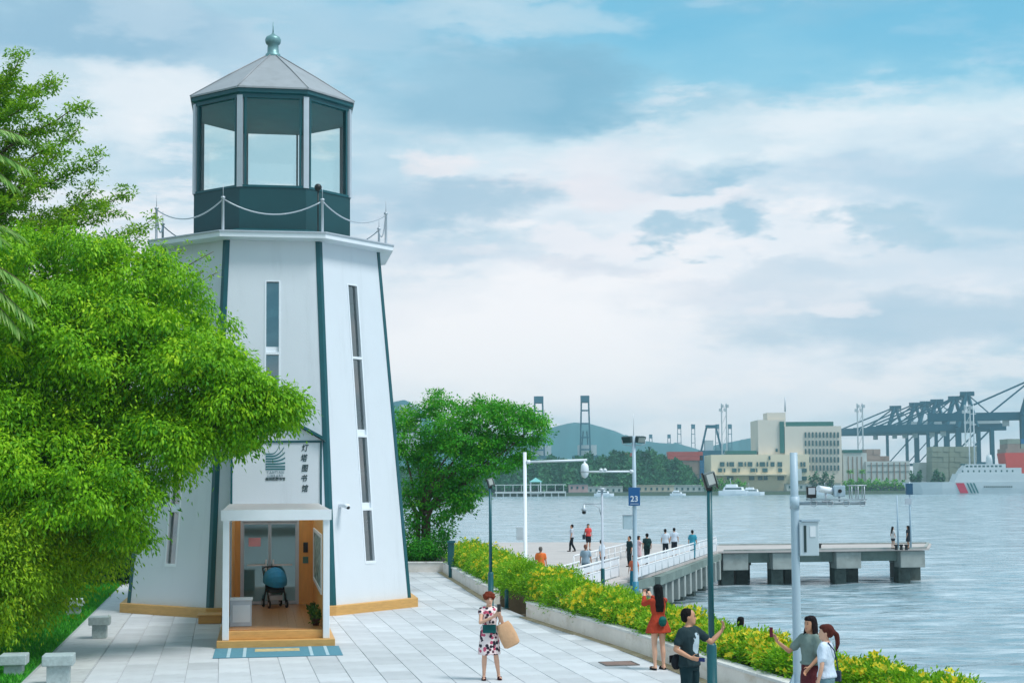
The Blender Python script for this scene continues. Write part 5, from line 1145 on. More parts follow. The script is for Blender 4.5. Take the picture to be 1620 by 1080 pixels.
    if bottom:
        kind, colr = bottom[0], bottom[1]; bt = MB()
        rings(bt, [(.80, .165, .118, 0, 0), (.88, .178, .126, 0, 0), (.96, .168, .120, 0, 0), (1.02, .150, .110, 0, 0)])
        for s in (-1, 1):
            hip, kn, an = legs[s]
            if kind == 'trousers': chain(bt, [hip, hip.lerp(kn, .5), kn, kn.lerp(an, .5), an + Vector((0, 0, .03))], [.100, .088, .074, .068, .062])
            elif kind == 'shorts': chain(bt, [hip, hip.lerp(kn, .5), hip.lerp(kn, bottom[2] if len(bottom) > 2 else .85)], [.102, .094, .088])
        if kind == 'skirt':
            hem = bottom[2]; rings(bt, [(hem, .20, .16, 0, 0), (hem + .15, .195, .155, 0, 0), (.80, .185, .135, 0, 0), (.92, .175, .122, 0, 0), (1.02, .148, .108, 0, 0)])
        place_mesh(remeshed(bt, vox * 1.1, 2), kind, cloth(colr), t)
    for s in (-1, 1):
        an = legs[s][2]; b = MB(); x, y, z = an
        rings(b, [(max(0.0, z - .085), .046, .125, x + s * .01, y - .062), (z - .066, .047, .126, x + s * .01, y - .062), (z - .05, .044, .118, x + s * .01, y - .060)] + ([(z - .03, .040, .060, x, y - .005), (z - .01, .038, .046, x, y + .012)] if shoe[0] != 'sandal' else []), 14)
        if shoe[0] == 'sandal': rings(b, [(z - .05, .043, .03, x + s * .01, y - .10), (z - .022, .038, .026, x + s * .01, y - .10)], 12)
        b.build('shoe', cloth(shoe[1] if shoe[0] == 'sandal' else shoe), t)
    # hair
    hk, hc = hair; hb = MB()
    if hk == 'curly':
        hb.ell((0, .015, 1.645), (.120, .125, .098), 14, 10); rr = random.Random(3)
        for i in range(34):
            a = rr.uniform(0, 6.28); e = rr.uniform(-.2, 1.4); hb.ell((.116 * math.cos(a) * math.cos(e), .012 + .118 * math.sin(a) * math.cos(e), 1.64 + .088 * math.sin(e)), (.026, .026, .024), 8, 6)
        hb.v = [(x, max(y, -.078) if z < 1.615 else y, z) for x, y, z in hb.v]
    else:
        hb.ell((0, .026, 1.620), (.087, .096, .094), 14, 10); hb.ell((0, .045, 1.575), (.080, .070, .075), 12, 8)
        if hk != 'short': hb.ell((0, -.012, 1.662), (.076, .088, .046), 12, 8)
        if hk == 'long':
            L_ = 1.16 if len(hair) < 3 else hair[2]; rings(hb, [(L_, .075, .030, 0, .095), (L_ + .12, .098, .045, 0, .092), (1.42, .098, .055, 0, .080), (1.52, .092, .075, 0, .050), (1.60, .085, .085, 0, .035)])
        if hk == 'side':
            rings(hb, [(1.24, .03, .025, .095, -.03), (1.38, .04, .04, .098, -.01), (1.50, .032, .055, .082, .015), (1.60, .045, .075, .045, .03)]); rings(hb, [(1.20, .05, .03, -.03, .09), (1.36, .085, .05, -.01, .085), (1.50, .09, .075, 0, .05), (1.60, .085, .085, 0, .035)])
            rings(hb, [(1.28, .02, .02, -.095, -.02), (1.42, .03, .04, -.095, .0), (1.58, .032, .065, -.058, .03)])
        if hk == 'bob': rings(hb, [(1.47, .075, .05, 0, .055), (1.54, .09, .075, 0, .04), (1.60, .088, .085, 0, .03)])
        if hk == 'pony':
            chain(hb, [(0, .115, 1.60), (0, .165, 1.55), (0, .175, 1.42), (0, .150, 1.30)], [.030, .036, .034, .014])
    hb.v = [tuple(hd(p)) for p in hb.v]; place_mesh(remeshed(hb, vox * .9, 2), 'hair', mat('hair_%d_%d_%d' % tuple(hc), [v * 0.75 for v in hc], 0.75, var=0.35, scale=30, stretch=(1, 1, 0.15), bump=0.7, bscale=45, spec=0.15), t)
    return t

def floral():
    m = bpy.data.materials.new('floral_print'); m.use_nodes = True; nt = m.node_tree; L = nt.links; p = nt.nodes['Principled BSDF']; p.inputs['Roughness'].default_value = 0.85
    tc = nt.nodes.new('ShaderNodeTexCoord'); v = nt.nodes.new('ShaderNodeTexVoronoi'); v.inputs['Scale'].default_value = 15; L.new(tc.outputs['Object'], v.inputs['Vector'])
    lt = nt.nodes.new('ShaderNodeMath'); lt.operation = 'LESS_THAN'; L.new(v.outputs['Distance'], lt.inputs[0]); lt.inputs[1].default_value = 0.52
    r = nt.nodes.new('ShaderNodeValToRGB'); r.color_ramp.interpolation = 'CONSTANT'; sp = nt.nodes.new('ShaderNodeSeparateColor'); L.new(v.outputs['Color'], sp.inputs[0]); L.new(sp.outputs[0], r.inputs[0]); e = r.color_ramp.elements
    e[0].position = 0; e[0].color = lin((40, 34, 50)); e[1].position = 0.35; e[1].color = lin((196, 80, 110)); k = e.new(0.65); k.color = lin((236, 206, 208)); k = e.new(0.85); k.color = lin((96, 50, 66))
    mx = nt.nodes.new('ShaderNodeMix'); mx.data_type = 'RGBA'; L.new(lt.outputs[0], mx.inputs[0]); mx.inputs[6].default_value = lin((238, 222, 220)); L.new(r.outputs[0], mx.inputs[7]); L.new(mx.outputs[2], p.inputs['Base Color']); return m
HANG = {'R': ((-.23, .02, 1.10), (-.25, -.05, .86)), 'L': ((.23, .02, 1.10), (.25, -.05, .86))}
def arms(**k):
    a = dict(HANG); a.update(k); return a
def acc(owner, name, label, cat, parts):
    """something carried: a thing of its own placed in the carrier's frame"""
    M = Matrix.Translation(owner.location) @ Matrix.Rotation(owner.rotation_euler.z, 4, 'Z') @ Matrix.Diagonal((*owner.scale, 1))
    cs = [Vector(v) for _, mb, _ in parts for v in mb.v]; c = Vector((sum(p.x for p in cs), sum(p.y for p in cs), 0)) / len(cs); c.z = min(p.z for p in cs)
    t = thing(name, label, cat); t.matrix_basis = M @ Matrix.Translation(c)
    for nm, mb, m in parts:
        mb.v = [tuple(Vector(p) - c) for p in mb.v]; mb.build(nm, m, t, bevel=0.004)
    return t
# 1 red-haired woman with tote bag
W1 = person('woman with red curly hair and floral dress holding up a phone on the plaza', (-0.46, 28.85, 0.004), 8, 1.60, arms(R=((-.20, -.17, 1.14), (.07, -.30, 1.27)), L=((.25, -.13, 1.13), (.17, -.31, 1.34))),
            ('dress', floral(), .50, .20, .22), None, ('curly', (150, 62, 38)), fine=True, fem=True, head_turn=6, shoe=('sandal', (60, 22, 26)),
            feet={'R': ((-.10, -.02, .48), (-.11, .0, .085)), 'L': ((.13, -.03, .48), (.19, .02, .085))}, hands={'R': ((0.3, -.35, .45), (-.6, 0, .8)), 'L': ((-.05, -.25, .9), (-.9, 0, .1))}, curl=0.35)
acc(W1, 'phone', 'phone held up by the red-haired woman', 'phone', [('case', MB().box((.150, -.385, 1.445), (.075, .010, .15)), M_black)])
acc(W1, 'waist_pouch', 'dark teal pouch on the waist of the floral dress', 'pouch', [('pouch', MB().box((-.02, -.185, 1.02), (.26, .07, .16)), cloth((18, 88, 86))), ('flap', MB().box((-.02, -.226, 1.05), (.25, .008, .08)), cloth((14, 76, 76)))])
bg = MB(); R9 = Matrix.Rotation(0.42, 3, 'Y')
rg = []
for (z, rx, ry) in [(-.30, .12, .05), (-.27, .17, .075), (-.10, .18, .085), (.10, .16, .06), (.20, .13, .03)]:
    rg.append([Vector((.33, -.15, .94)) + Matrix.Rotation(-0.42, 3, 'Y') @ Vector((rx * math.copysign(abs(math.cos(a)) ** .6, math.cos(a)), ry * math.sin(a), z)) for a in np.linspace(0, 2 * math.pi, 17)[:-1]])
bg.loft(rg)
st_ = MB().tube([(.17, -.16, 1.10), (.20, -.15, 1.24), (.24, -.14, 1.26), (.27, -.14, 1.10)], .012, 6)
acc(W1, 'tote_bag', 'large tan tote bag hanging from the arm of the red-haired woman', 'bag', [('bag', bg, cloth((206, 164, 128))), ('strap', st_, cloth((190, 148, 112)))])
# 2 woman in rust dress
W2 = person('woman in a rust red dress with long black hair photographing the pier', (2.86, 30.2, 0.004), 205, 1.66, arms(R=((-.22, -.22, 1.30), (-.08, -.42, 1.44)), L=((.22, -.20, 1.30), (.08, -.42, 1.44))),
            ('dress', (172, 62, 40), .74, .25, 1.85), None, ('long', (22, 22, 26)), fine=True, fem=True, head_turn=-12, shoe=('sandal', (30, 30, 32)), hands={'R': ((.2, -.3, .7), (.9, 0, .2)), 'L': ((-.2, -.3, .7), (-.9, 0, .2))})
acc(W2, 'camera', 'black camera held at the face of the woman in the rust dress', 'camera', [('body', MB().box((0, -.49, 1.55), (.14, .05, .09)), M_black), ('lens', MB().tube([(0, -.515, 1.55), (0, -.57, 1.55)], .032, 12), M_black)])
acc(W2, 'small_bag', 'small dark green bag on the back of the rust dress', 'bag', [('bag', MB().ell((.02, .205, .98), (.095, .05, .11)), cloth((20, 84, 78))), ('flap', MB().ell((.02, .225, 1.02), (.08, .04, .05)), cloth((28, 104, 96))), ('strap', MB().tube([(-.06, .18, 1.06), (-.13, .13, 1.28), (-.10, .08, 1.42)], .008, 6), cloth((20, 60, 56)))])
# 3 man in dark T-shirt
def tee_print():
    m = bpy.data.materials.new('dark_tee_print'); m.use_nodes = True; nt = m.node_tree; L = nt.links; p = nt.nodes['Principled BSDF']; p.inputs['Roughness'].default_value = 0.85
    tc = nt.nodes.new('ShaderNodeTexCoord'); mp = nt.nodes.new('ShaderNodeMapping'); L.new(tc.outputs['Object'], mp.inputs[0]); mp.inputs['Location'].default_value = (-.03, 0.13, -1.19)
    sp = nt.nodes.new('ShaderNodeSeparateXYZ'); L.new(mp.outputs[0], sp.inputs[0])
    def mm(op, a, b):
        n = nt.nodes.new('ShaderNodeMath'); n.operation = op
        for i, v in enumerate((a, b)):
            if hasattr(v, 'is_output'): L.new(v, n.inputs[i])
            else: n.inputs[i].default_value = v
        return n.outputs[0]
    dx = mm('MULTIPLY', sp.outputs[0], 11.0); dz = mm('MULTIPLY', sp.outputs[2], 7.0); d = mm('ADD', mm('MULTIPLY', dx, dx), mm('MULTIPLY', dz, dz))
    front = mm('LESS_THAN', sp.outputs[1], 0.08)
    nz = nt.nodes.new('ShaderNodeTexNoise'); nz.inputs['Scale'].default_value = 16; nz.inputs['Detail'].default_value = 3; L.new(tc.outputs['Object'], nz.inputs['Vector'])
    g = mm('MULTIPLY', mm('GREATER_THAN', mm('SUBTRACT', mm('ADD', nz.outputs[0], 0.35), mm('MULTIPLY', d, 0.42)), 0.42), front)
    mx = nt.nodes.new('ShaderNodeMix'); mx.data_type = 'RGBA'; L.new(g, mx.inputs[0]); mx.inputs[6].default_value = lin((14, 44, 50)); mx.inputs[7].default_value = lin((176, 196, 206)); L.new(mx.outputs[2], p.inputs['Base Color']); return m
W3_ = person('man in a dark printed T-shirt reaching out to the lamp post', (2.68, 23.4, 0.004), 48, 1.74, arms(R=((-.27, .05, 1.12), (-.16, -.15, 1.00)), L=((.34, -.16, 1.19), (.49, -.26, 1.36))),
             ('tee', tee_print(), .86, .62), ('trousers', (22, 48, 54)), ('short', (26, 22, 22)), 'b', fine=True, head_turn=38, hands={'R': ((.3, -.5, -.1), (0, -.2, .9)), 'L': ((.25, -.1, .9), (-.4, -.8, 0))}, shoe=(34, 36, 40))
acc(W3_, 'shoulder_bag', 'black bag on the back hip of the man in the dark shirt', 'bag', [('bag', MB().ell((-.12, .15, .92), (.10, .07, .12)), cloth((30, 34, 40))), ('flap', MB().box((-.13, .215, .96), (.15, .01, .11)), cloth((44, 40, 46)))])
acc(W3_, 'phone', 'phone in the lower hand of the man in the dark shirt', 'phone', [('case', MB().box((-.09, -.28, .98), (.02, .12, .06)), cloth((50, 60, 110)))])
# 4, 5 two women taking a selfie
W4 = person('woman with long dark hair and grey top taking a selfie', (4.44, 22.9, 0.004), -62, 1.66, arms(R=((-.24, -.22, 1.16), (-.22, -.47, 1.33)), L=((.22, .0, 1.12), (.16, -.16, .95))),
            ('tee', (120, 138, 132), .98, .7), ('skirt', (92, 40, 46), .35), ('side', (38, 24, 28)), 'b', fine=True, fem=True, head_turn=12, hands={'R': ((-.05, -.3, .8), (.9, 0, .1))}, shoe=(50, 46, 46))
acc(W4, 'phone', 'dark red phone held up at arm\'s length for a selfie', 'phone', [('case', MB().box((-.235, -.565, 1.47), (.075, .012, .15)), cloth((110, 40, 56)))])
W5 = person('woman in a white T-shirt with a reddish ponytail seen from behind', (4.53, 22.2, 0.004), -118, 1.60, arms(L=((.25, .0, 1.08), (.27, -.06, .84)), R=((-.24, .02, 1.10), (-.2, -.12, .9))),
            ('tee', (206, 220, 236), .90, .62), ('shorts', (110, 142, 152), .7), ('pony', (112, 52, 44)), 'a', fine=True, fem=True, head_turn=14, shoe=(200, 200, 204))
acc(W5, 'bag_strap', 'dark shoulder strap bag worn across the white T-shirt', 'bag', [('strap', MB().tube([(.10, .06, 1.445), (.06, .145, 1.32), (-.06, .150, 1.12), (-.15, .135, .98)], .011, 6), cloth((52, 66, 90))), ('pouch', MB().box((-.215, .06, .90), (.07, .20, .16)), cloth((60, 70, 88)))])
# head behind the hedge
person('person with black hair whose head shows above the hedge', (5.13, 34.5, -1.0), 150, 1.64, arms(), ('tee', (210, 210, 210), .88, .6), ('trousers', (50, 54, 66)), ('bob', (24, 24, 28)), fine=False)
# people on the pier
STEP = {'R': ((-.095, -.12, .49), (-.10, -.15, .085)), 'L': ((.095, .02, .48), (.10, .20, .10))}
crowd = [  # label, px, feet y, facing, height, top, bottom, hair, feet, arms
    ('man in an orange shirt walking behind the flowering hedge', 853, 0, 178, 1.74, ('tee', (236, 122, 62), .86, .6), ('trousers', (70, 76, 84)), ('short', (150, 140, 134)), None, arms(), (1.23, 68.0)),
    ('person in a pale shirt and black trousers striding on the far deck', 905, 872, -100, 1.80, ('tee', (182, 190, 200), .88, .6), ('trousers', (24, 32, 40)), ('short', (30, 28, 30)), STEP, arms(), None),
    ('woman in a red top and dark shorts carrying a dark bag', 931, 870, 20, 1.78, ('tee', (214, 76, 72), .90, .5), ('shorts', (32, 34, 42), .8), ('pony', (34, 28, 28)), None, arms(), None),
    ('man in a grey shirt and teal shorts between the short railings', 927, 921, 170, 1.74, ('tee', (150, 172, 188), .86, .6), ('shorts', (30, 92, 106), .95), ('short', (176, 120, 100)), STEP, arms(), None),
    ('person in a white shirt and dark shorts by the slim pole', 953, 908, 60, 1.72, ('tee', (208, 218, 230), .86, .7), ('shorts', (34, 56, 72), .9), ('short', (28, 28, 30)), STEP, arms(), None),
    ('person in dark clothes half hidden by the numbered pole', 996, 896, -60, 1.66, ('tee', (26, 52, 56), .88, .9), ('trousers', (28, 44, 50)), ('short', (28, 28, 30)), None, arms(), None),
    ('child in an orange cap and teal clothes below the numbered pole', 1003, 934, -20, 1.50, ('tee', (214, 110, 80), .95, .6), ('skirt', (36, 120, 142), .25), ('bob', (190, 84, 56)), None, arms(), None),
    ('woman in a pink dress leaning beside the person with the backpack', 1011, 892, 100, 1.58, ('dress', (226, 190, 196), .48, .19, .5), None, ('bob', (60, 40, 36)), None, arms(R=((-.2, -.2, 1.2), (-.06, -.3, 1.4))), None),
    ('person with a dark backpack on the pier walkway', 1024, 893, 195, 1.74, ('tee', (34, 60, 62), .86, .6), ('trousers', (26, 44, 46)), ('short', (26, 26, 28)), STEP, arms(), None),
    ('left of the two people in white shirts with long dark trousers', 1053, 882, 170, 1.74, ('tee', (206, 218, 230), .86, .6), ('trousers', (28, 38, 48)), ('short', (28, 28, 30)), STEP, arms(), None),
    ('right of the two people in white shirts with dark shorts', 1067, 879, 182, 1.74, ('tee', (202, 214, 228), .86, .6), ('shorts', (32, 40, 50), .95), ('short', (28, 28, 30)), None, arms(), None),
    ('person in turquoise standing at the walkway railing', 1096, 884, 165, 1.72, ('tee', (58, 150, 172), .80, .7), ('trousers', (46, 126, 144)), ('short', (30, 30, 32)), None, arms(), None),
    ('girl in a white top standing left at the pier end', 1413, 868, 120, 1.50, ('tee', (214, 208, 206), .80, .6), ('shorts', (60, 60, 66), .5), ('long', (30, 28, 30)), None, arms(), None),
    ('girl in dark clothes standing right at the pier end', 1437, 868, -120, 1.56, ('dress', (40, 46, 54), .55, .19, .6), None, ('long', (26, 26, 28)), None, arms(), None)]
for (lab, px, fy, fc, h, tp, bt, hr, ft, ar_, pos) in crowd:
    p = G(px, fy, DECK_Z) if pos is None else Vector((pos[0], pos[1], DECK_Z))
    q = person(lab, (p.x, p.y, DECK_Z + 0.005), fc, h, ar_, tp, bt, hr, 'b', feet=ft, fem=tp[0] == 'dress' or hr[0] in ('pony', 'long', 'bob'))
    if lab.startswith('person with a dark backpack'): acc(q, 'backpack', 'dark backpack worn by the person on the walkway', 'backpack', [('bag', MB().ell((0, .20, 1.20), (.16, .10, .25)), cloth((20, 52, 52))), ('pocket', MB().ell((0, .27, 1.08), (.11, .06, .10)), cloth((26, 64, 62)))])
    if 'carrying a dark bag' in lab: acc(q, 'hand_bag', 'dark bag at the side of the woman in the red top', 'bag', [('bag', MB().box((-.30, .02, .86), (.12, .26, .30)), cloth((40, 50, 60))), ('strap', MB().tube([(-.30, -.05, 1.0), (-.22, 0, 1.40), (-.30, .08, 1.0)], .012, 5), cloth((40, 50, 60)))])
# ------------------------------------------------------------------ the far shore
SH = 800.0; LZ = -1.6
M_land = mat('far_land', (96, 112, 92), 0.95, var=0.2, scale=0.02)
M_quay = mat('quay_stone', (92, 110, 112), 0.9, var=0.25, scale=0.2)
o = MB().prism([(-900, SH), (1400, SH - 12), (2400, 2600), (-2400, 2600)], -6, LZ).build('far_shore', M_land); tag(o, None, None, kind='structure')
o = MB().bb(-300, 178, SH - 1.2, SH - .4, -6, LZ + 0.3).build('quay_edge', M_quay); tag(o, None, None, kind='structure')
# hills
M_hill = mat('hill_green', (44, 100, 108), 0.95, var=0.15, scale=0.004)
def ridge(name, prof, Y, depth, label):
    """a hill range: its skyline at distance Y, sloping down to the front and back"""
    P = [AT(px, py, Y) for px, py in prof]; n = 60; xs = np.linspace(P[0].x, P[-1].x, n); zs = np.interp(xs, [p.x for p in P], [p.z for p in P])
    rows = []; rr = np.random.default_rng(len(prof))
    for j, (f, dy) in enumerate([(0, -1), (0.35, -0.72), (0.72, -0.38), (0.93, -0.15), (1, 0), (0.6, 0.5), (0, 1)]):
        wob = rr.normal(0, 0.05, n); rows.append([(x + dy * 20, Y + dy * depth, LZ + max(0, (z - LZ)) * f * (1 + (wob[i] if 0 < f < 1 else 0))) for i, (x, z) in enumerate(zip(xs, zs))])
    b = MB(); vs = [p for r in rows for p in r]; fs = [(j * n + i, j * n + i + 1, (j + 1) * n + i + 1, (j + 1) * n + i) for j in range(6) for i in range(n - 1)]
    o = b.add(vs, fs, True).build(name, M_hill); tag(o, label, None, kind='structure'); return o
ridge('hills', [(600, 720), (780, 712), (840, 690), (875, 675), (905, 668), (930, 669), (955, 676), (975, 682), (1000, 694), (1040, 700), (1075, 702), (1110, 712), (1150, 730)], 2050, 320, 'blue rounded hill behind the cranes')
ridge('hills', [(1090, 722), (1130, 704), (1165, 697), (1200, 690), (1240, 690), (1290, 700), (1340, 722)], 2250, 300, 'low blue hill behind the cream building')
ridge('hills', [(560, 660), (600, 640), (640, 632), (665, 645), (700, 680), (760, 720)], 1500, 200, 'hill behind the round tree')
# wooded bank
bank = [(560, 740), (700, 742), (780, 745), (800, 735), (830, 728), (900, 728), (960, 722), (1005, 716), (1040, 718), (1060, 726), (1085, 742), (1100, 756), (1112, 770)]
P = [AT(px, py, 850) for px, py in bank]; xs = np.array([p.x for p in P]); zs = np.array([p.z for p in P])
t = tag(bpy.data.objects.new('wood', None), 'dark green wooded bank along the far shore', 'woodland', kind='stuff'); COL.objects.link(t)
n = 30000; x = RNG.uniform(xs[0], xs[-1], n); s = RNG.random(n); ztop = np.interp(x, xs, zs) + 1.6 * np.sin(x * .35) + 1.2 * np.sin(x * .9 + 1); z = LZ + 2.5 + (ztop - LZ - 2.5) * s; y = 812 + 38 * s + RNG.normal(0, 2, n)
cell = np.floor(x / 7) * 13.1 + np.floor(s * 5) * 7.7; v = 0.5 + 0.28 * np.sin(cell * 1.7) + RNG.normal(0, 0.12, n)
M_wood = leafmat('wood_leaf', (0.008, 0.085, 0.045), (0.02, 0.15, 0.06), (0.06, 0.23, 0.07), 0.25)
leaf_obj('crowns', np.stack([x, y, z], 1) + RNG.normal(size=(n, 3)) * .6, RNG.normal(size=(n, 3)) + [0, -.5, .3], np.tile([0, -.4, 1.0], (n, 1)) + RNG.normal(size=(n, 3)) * .4, RNG.uniform(1.2, 2.6, n), 1.5, M_wood, t, v)
b = MB()
for i in range(len(P) - 1): b.add([(P[i].x, 811, LZ), (P[i + 1].x, 811, LZ), (P[i + 1].x, 849, P[i + 1].z - 2), (P[i].x, 849, P[i].z - 2)], [(0, 1, 2, 3)])
b.build('slope', mat('wood_ground', (20, 62, 44), 0.95), t)

class FB:
    """things of the far shore: parts sized from photo pixels at distance Y"""
    def __init__(s, name, label, cat, px, Y, group=None):
        s.Y = Y; s.o = Vector((AT(px, 700, Y).x, Y, LZ)); s.t = thing(name, label, cat, s.o, 0, group)
    def bx(s, name, x0, x1, y0, y1, m, d=10.0, dy=0.0, parent=None, solid_to=None):
        a, c = AT(x0, y1, s.Y), AT(x1, y0, s.Y); z0 = max(a.z, LZ - 1.0); b = MB().bb(a.x - s.o.x, c.x - s.o.x, dy, dy + d, z0 - s.o.z, c.z - s.o.z); return b.build(name, m, parent or s.t)
M_cream = mat('cream_wall', (218, 208, 194), 0.8, var=0.05, scale=0.05); M_creamy = mat('cream_warm', (224, 211, 184), 0.8, var=0.05, scale=0.05)
M_fgreen = mat('green_roofing', (38, 104, 98), 0.6); M_fwin = mat('far_window', (44, 88, 92), 0.25); M_pale = mat('pale_far_wall', (196, 202, 200), 0.8, var=0.08, scale=0.08)
M_red = mat('container_red', (186, 84, 76), 0.7, var=0.15, scale=0.1); M_blue = mat('container_blue', (30, 104, 150), 0.7, var=0.1, scale=0.1); M_brown = mat('container_brown', (150, 132, 122), 0.8, var=0.2, scale=0.1)
M_greenst = mat('container_greygreen', (142, 152, 138), 0.8, var=0.2, scale=0.1); M_crane = mat('crane_teal', (0, 92, 116), 0.6, var=0.1, scale=0.1); M_crane2 = mat('crane_white', (188, 200, 206), 0.6)
# cream office complex
B = FB('office_building', 'cream waterfront office building with a tall tower block and rows of narrow windows', 'building', 1230, 815)
B.bx('tower_block', 1204, 1246, 663, 790, M_cream, 26, 6); B.bx('stair_head', 1219, 1248, 651, 663, M_cream, 14, 10)
B.bx('glazed_strip', 1237, 1243, 666, 716, M_fgreen, 2, 5.0)
B.bx('right_block', 1246, 1334, 673, 790, M_cream, 30, 5); rf = B.bx('roof_screen', 1247, 1324, 665.5, 673.2, M_fgreen, 20, 9)
B.bx('low_wing', 1126, 1280, 718, 790, M_creamy, 30, 0); B.bx('wing_screen', 1152, 1200, 712, 718, M_fgreen, 8, 6); B.bx('canopy', 1115, 1245, 749.5, 752, M_creamy, 8, -6)
b = MB(); p0, p1 = AT(1242, 651, 832), AT(1242, 628, 832); b.tube([p0 - B.o, p1 - B.o], [0.5, 0.25], 6); b.build('antenna', M_greyp, B.t)
for r in range(5):
    for c in range(10):
        if c == 0 and r > 2: continue
        x = 1277 + c * 5.75 + (r * 0.15); y = 683 + r * 13.1; B.bx('window', x - 1.1, x + 1.1, y, y + 8.5, M_fwin, 1.2, 4.4)
for (x0, x1) in [(1139, 1146), (1150, 1152), (1154, 1161), (1168, 1175), (1178, 1180), (1183, 1190), (1197, 1199), (1202, 1210), (1213, 1215), (1219, 1225), (1230, 1237), (1253, 1256), (1258, 1262), (1266, 1269), (1271, 1274)]: B.bx('window', x0, x1, 730.5, 737.5, M_fwin, 1.2, -0.6)
for (x0, x1) in [(1136, 1142), (1145, 1147), (1158, 1165), (1168, 1170), (1187, 1194), (1196, 1198), (1206, 1214), (1231, 1237), (1267, 1276)]: B.bx('window', x0, x1, 740.5, 746.5, M_fwin, 1.2, -0.6)
for (x0, x1) in [(1150, 1160), (1185, 1193), (1199, 1206), (1208, 1214), (1230, 1240), (1268, 1276)]: B.bx('window', x0, x1, 753, 759, M_fwin, 1.2, -0.6)
B.bx('window', 1230, 1233, 709, 714, M_fwin, 1.2, -0.2 + 5.4); B.bx('window', 1216, 1218.5, 721, 727, M_fwin, 1.2, -0.6); B.bx('porch', 1254, 1266, 741, 760, M_pale, 4, -4)
# annexes right of it
B = FB('warehouse', 'white warehouse with a green roof right of the cream building', 'building', 1352, 830)
B.bx('wall', 1335, 1371, 716, 790, M_pale, 30); B.bx('roof', 1334, 1364, 711, 716, M_fgreen, 31, -.5)
for i in range(4): B.bx('panel_joint', 1342 + i * 7, 1342.6 + i * 7, 722, 765, M_brown, 0.4, -0.3)
B = FB('warehouse', 'long low white warehouse with dark window lines beside the containers', 'building', 1405, 828)
B.bx('wall', 1371, 1439, 729, 790, M_pale, 26)
for i in range(7): B.bx('column', 1378 + i * 9, 1379 + i * 9, 731, 758, M_brown, 0.4, -0.3)
for y in (735, 745): B.bx('window_band', 1372, 1438, y, y + 1.2, M_fwin, 0.4, -0.25)
for i, (x0, x1, y0, m, nm) in enumerate([(1371, 1393, 710, M_brown, 'brown'), (1393, 1407, 721, M_brown, 'low brown'), (1475, 1501, 706, M_greenst, 'grey green'), (1502, 1545, 706, M_greenst, 'wide grey green'), (1453, 1473, 731, M_pale, 'small white')]):
    B = FB('container_stack', nm + ' stack of shipping containers behind the quay on the right', 'containers', (x0 + x1) / 2, 850 + i * 6, 'container stacks on the quay'); n = max(3, int((765 - y0) / 7)); k = max(2, int((x1 - x0) / 8))
    for r in range(n):
        for c in range(k):
            B.bx('container', x0 + (x1 - x0) * c / k + .12, x0 + (x1 - x0) * (c + 1) / k - .12, y0 + (772 - y0) * r / n + .12, y0 + (772 - y0) * (r + 1) / n - .12, m, 12, random.Random(i * 99 + r * 9 + c).uniform(0, .5))
# red and blue containers left of the office
for i, (x0, x1, y0, y1, m, lab) in enumerate([(1057, 1112, 714, 728, M_red, 'long row of coral red containers left of the cream building'), (980, 1000, 716, 724, M_red, 'small coral red containers above the wooded bank'), (1107, 1126, 720, 760, M_blue, 'blue container stack touching the cream building')]):
    B = FB('container_row', lab, 'containers', (x0 + x1) / 2, 900, 'red and blue containers'); k = max(2, int((x1 - x0) / 7)); n = max(2, int((y1 - y0) / 5))
    for r in range(n):
        for c in range(k): B.bx('container', x0 + (x1 - x0) * c / k + .1, x0 + (x1 - x0) * (c + 1) / k - .1, y0 + (y1 - y0) * r / n + .1, y0 + (y1 - y0) * (r + 1) / n - .1, m, 10)
    B.bx('lower_containers', x0, x1, y1 + .1, 775, M_brown, 9, .5)
# shoreline sheds, pavilion, jetty
B = FB('pavilion', 'small white pavilion with a teal hipped roof on the far jetty', 'pavilion', 847, 797); c = AT(847, 762, 797); w = 3.6
for sx in (-1, 1):
    for sy in (-1, 1): MB().bb(sx * 2.6 - .22, sx * 2.6 + .22, sy * 2 - .22, sy * 2 + .22, 0, c.z - LZ).build('column', M_whitep, B.t)
MB().add([(-w, -2.8, c.z - LZ), (w, -2.8, c.z - LZ), (w, 2.8, c.z - LZ), (-w, 2.8, c.z - LZ), (0, 0, c.z - LZ + 2.3)], [(0, 1, 4), (1, 2, 4), (2, 3, 4), (3, 0, 4), (3, 2, 1, 0)]).build('roof', mat('pavilion_roof', (120, 190, 188), 0.6), B.t); MB().bb(-3.2, 3.2, -2.5, 2.5, -.8, 0).build('base', M_pale, B.t)
B = FB('jetty', 'pale low jetty on posts along the far shore under the pavilion', 'jetty', 840, 794); MB().bb(-19, 18, -2.5, 2.5, 0.0, 0.9).build('deck', M_pale, B.t)
for i in range(11): MB().bb(-18.5 + i * 3.6, -18.0 + i * 3.6, -2.3, -1.8, -3, 0).build('post', M_pale, B.t)
for i in range(9): MB().bb(-18.5 + i * 4.4, -18.2 + i * 4.4, -2.3, -2.0, .9, 4.2).build('lamp_post', M_pale, B.t)
MB().bb(-19, 18, -2.3, -2.1, 4.2, 4.6).build('top_beam', M_pale, B.t)
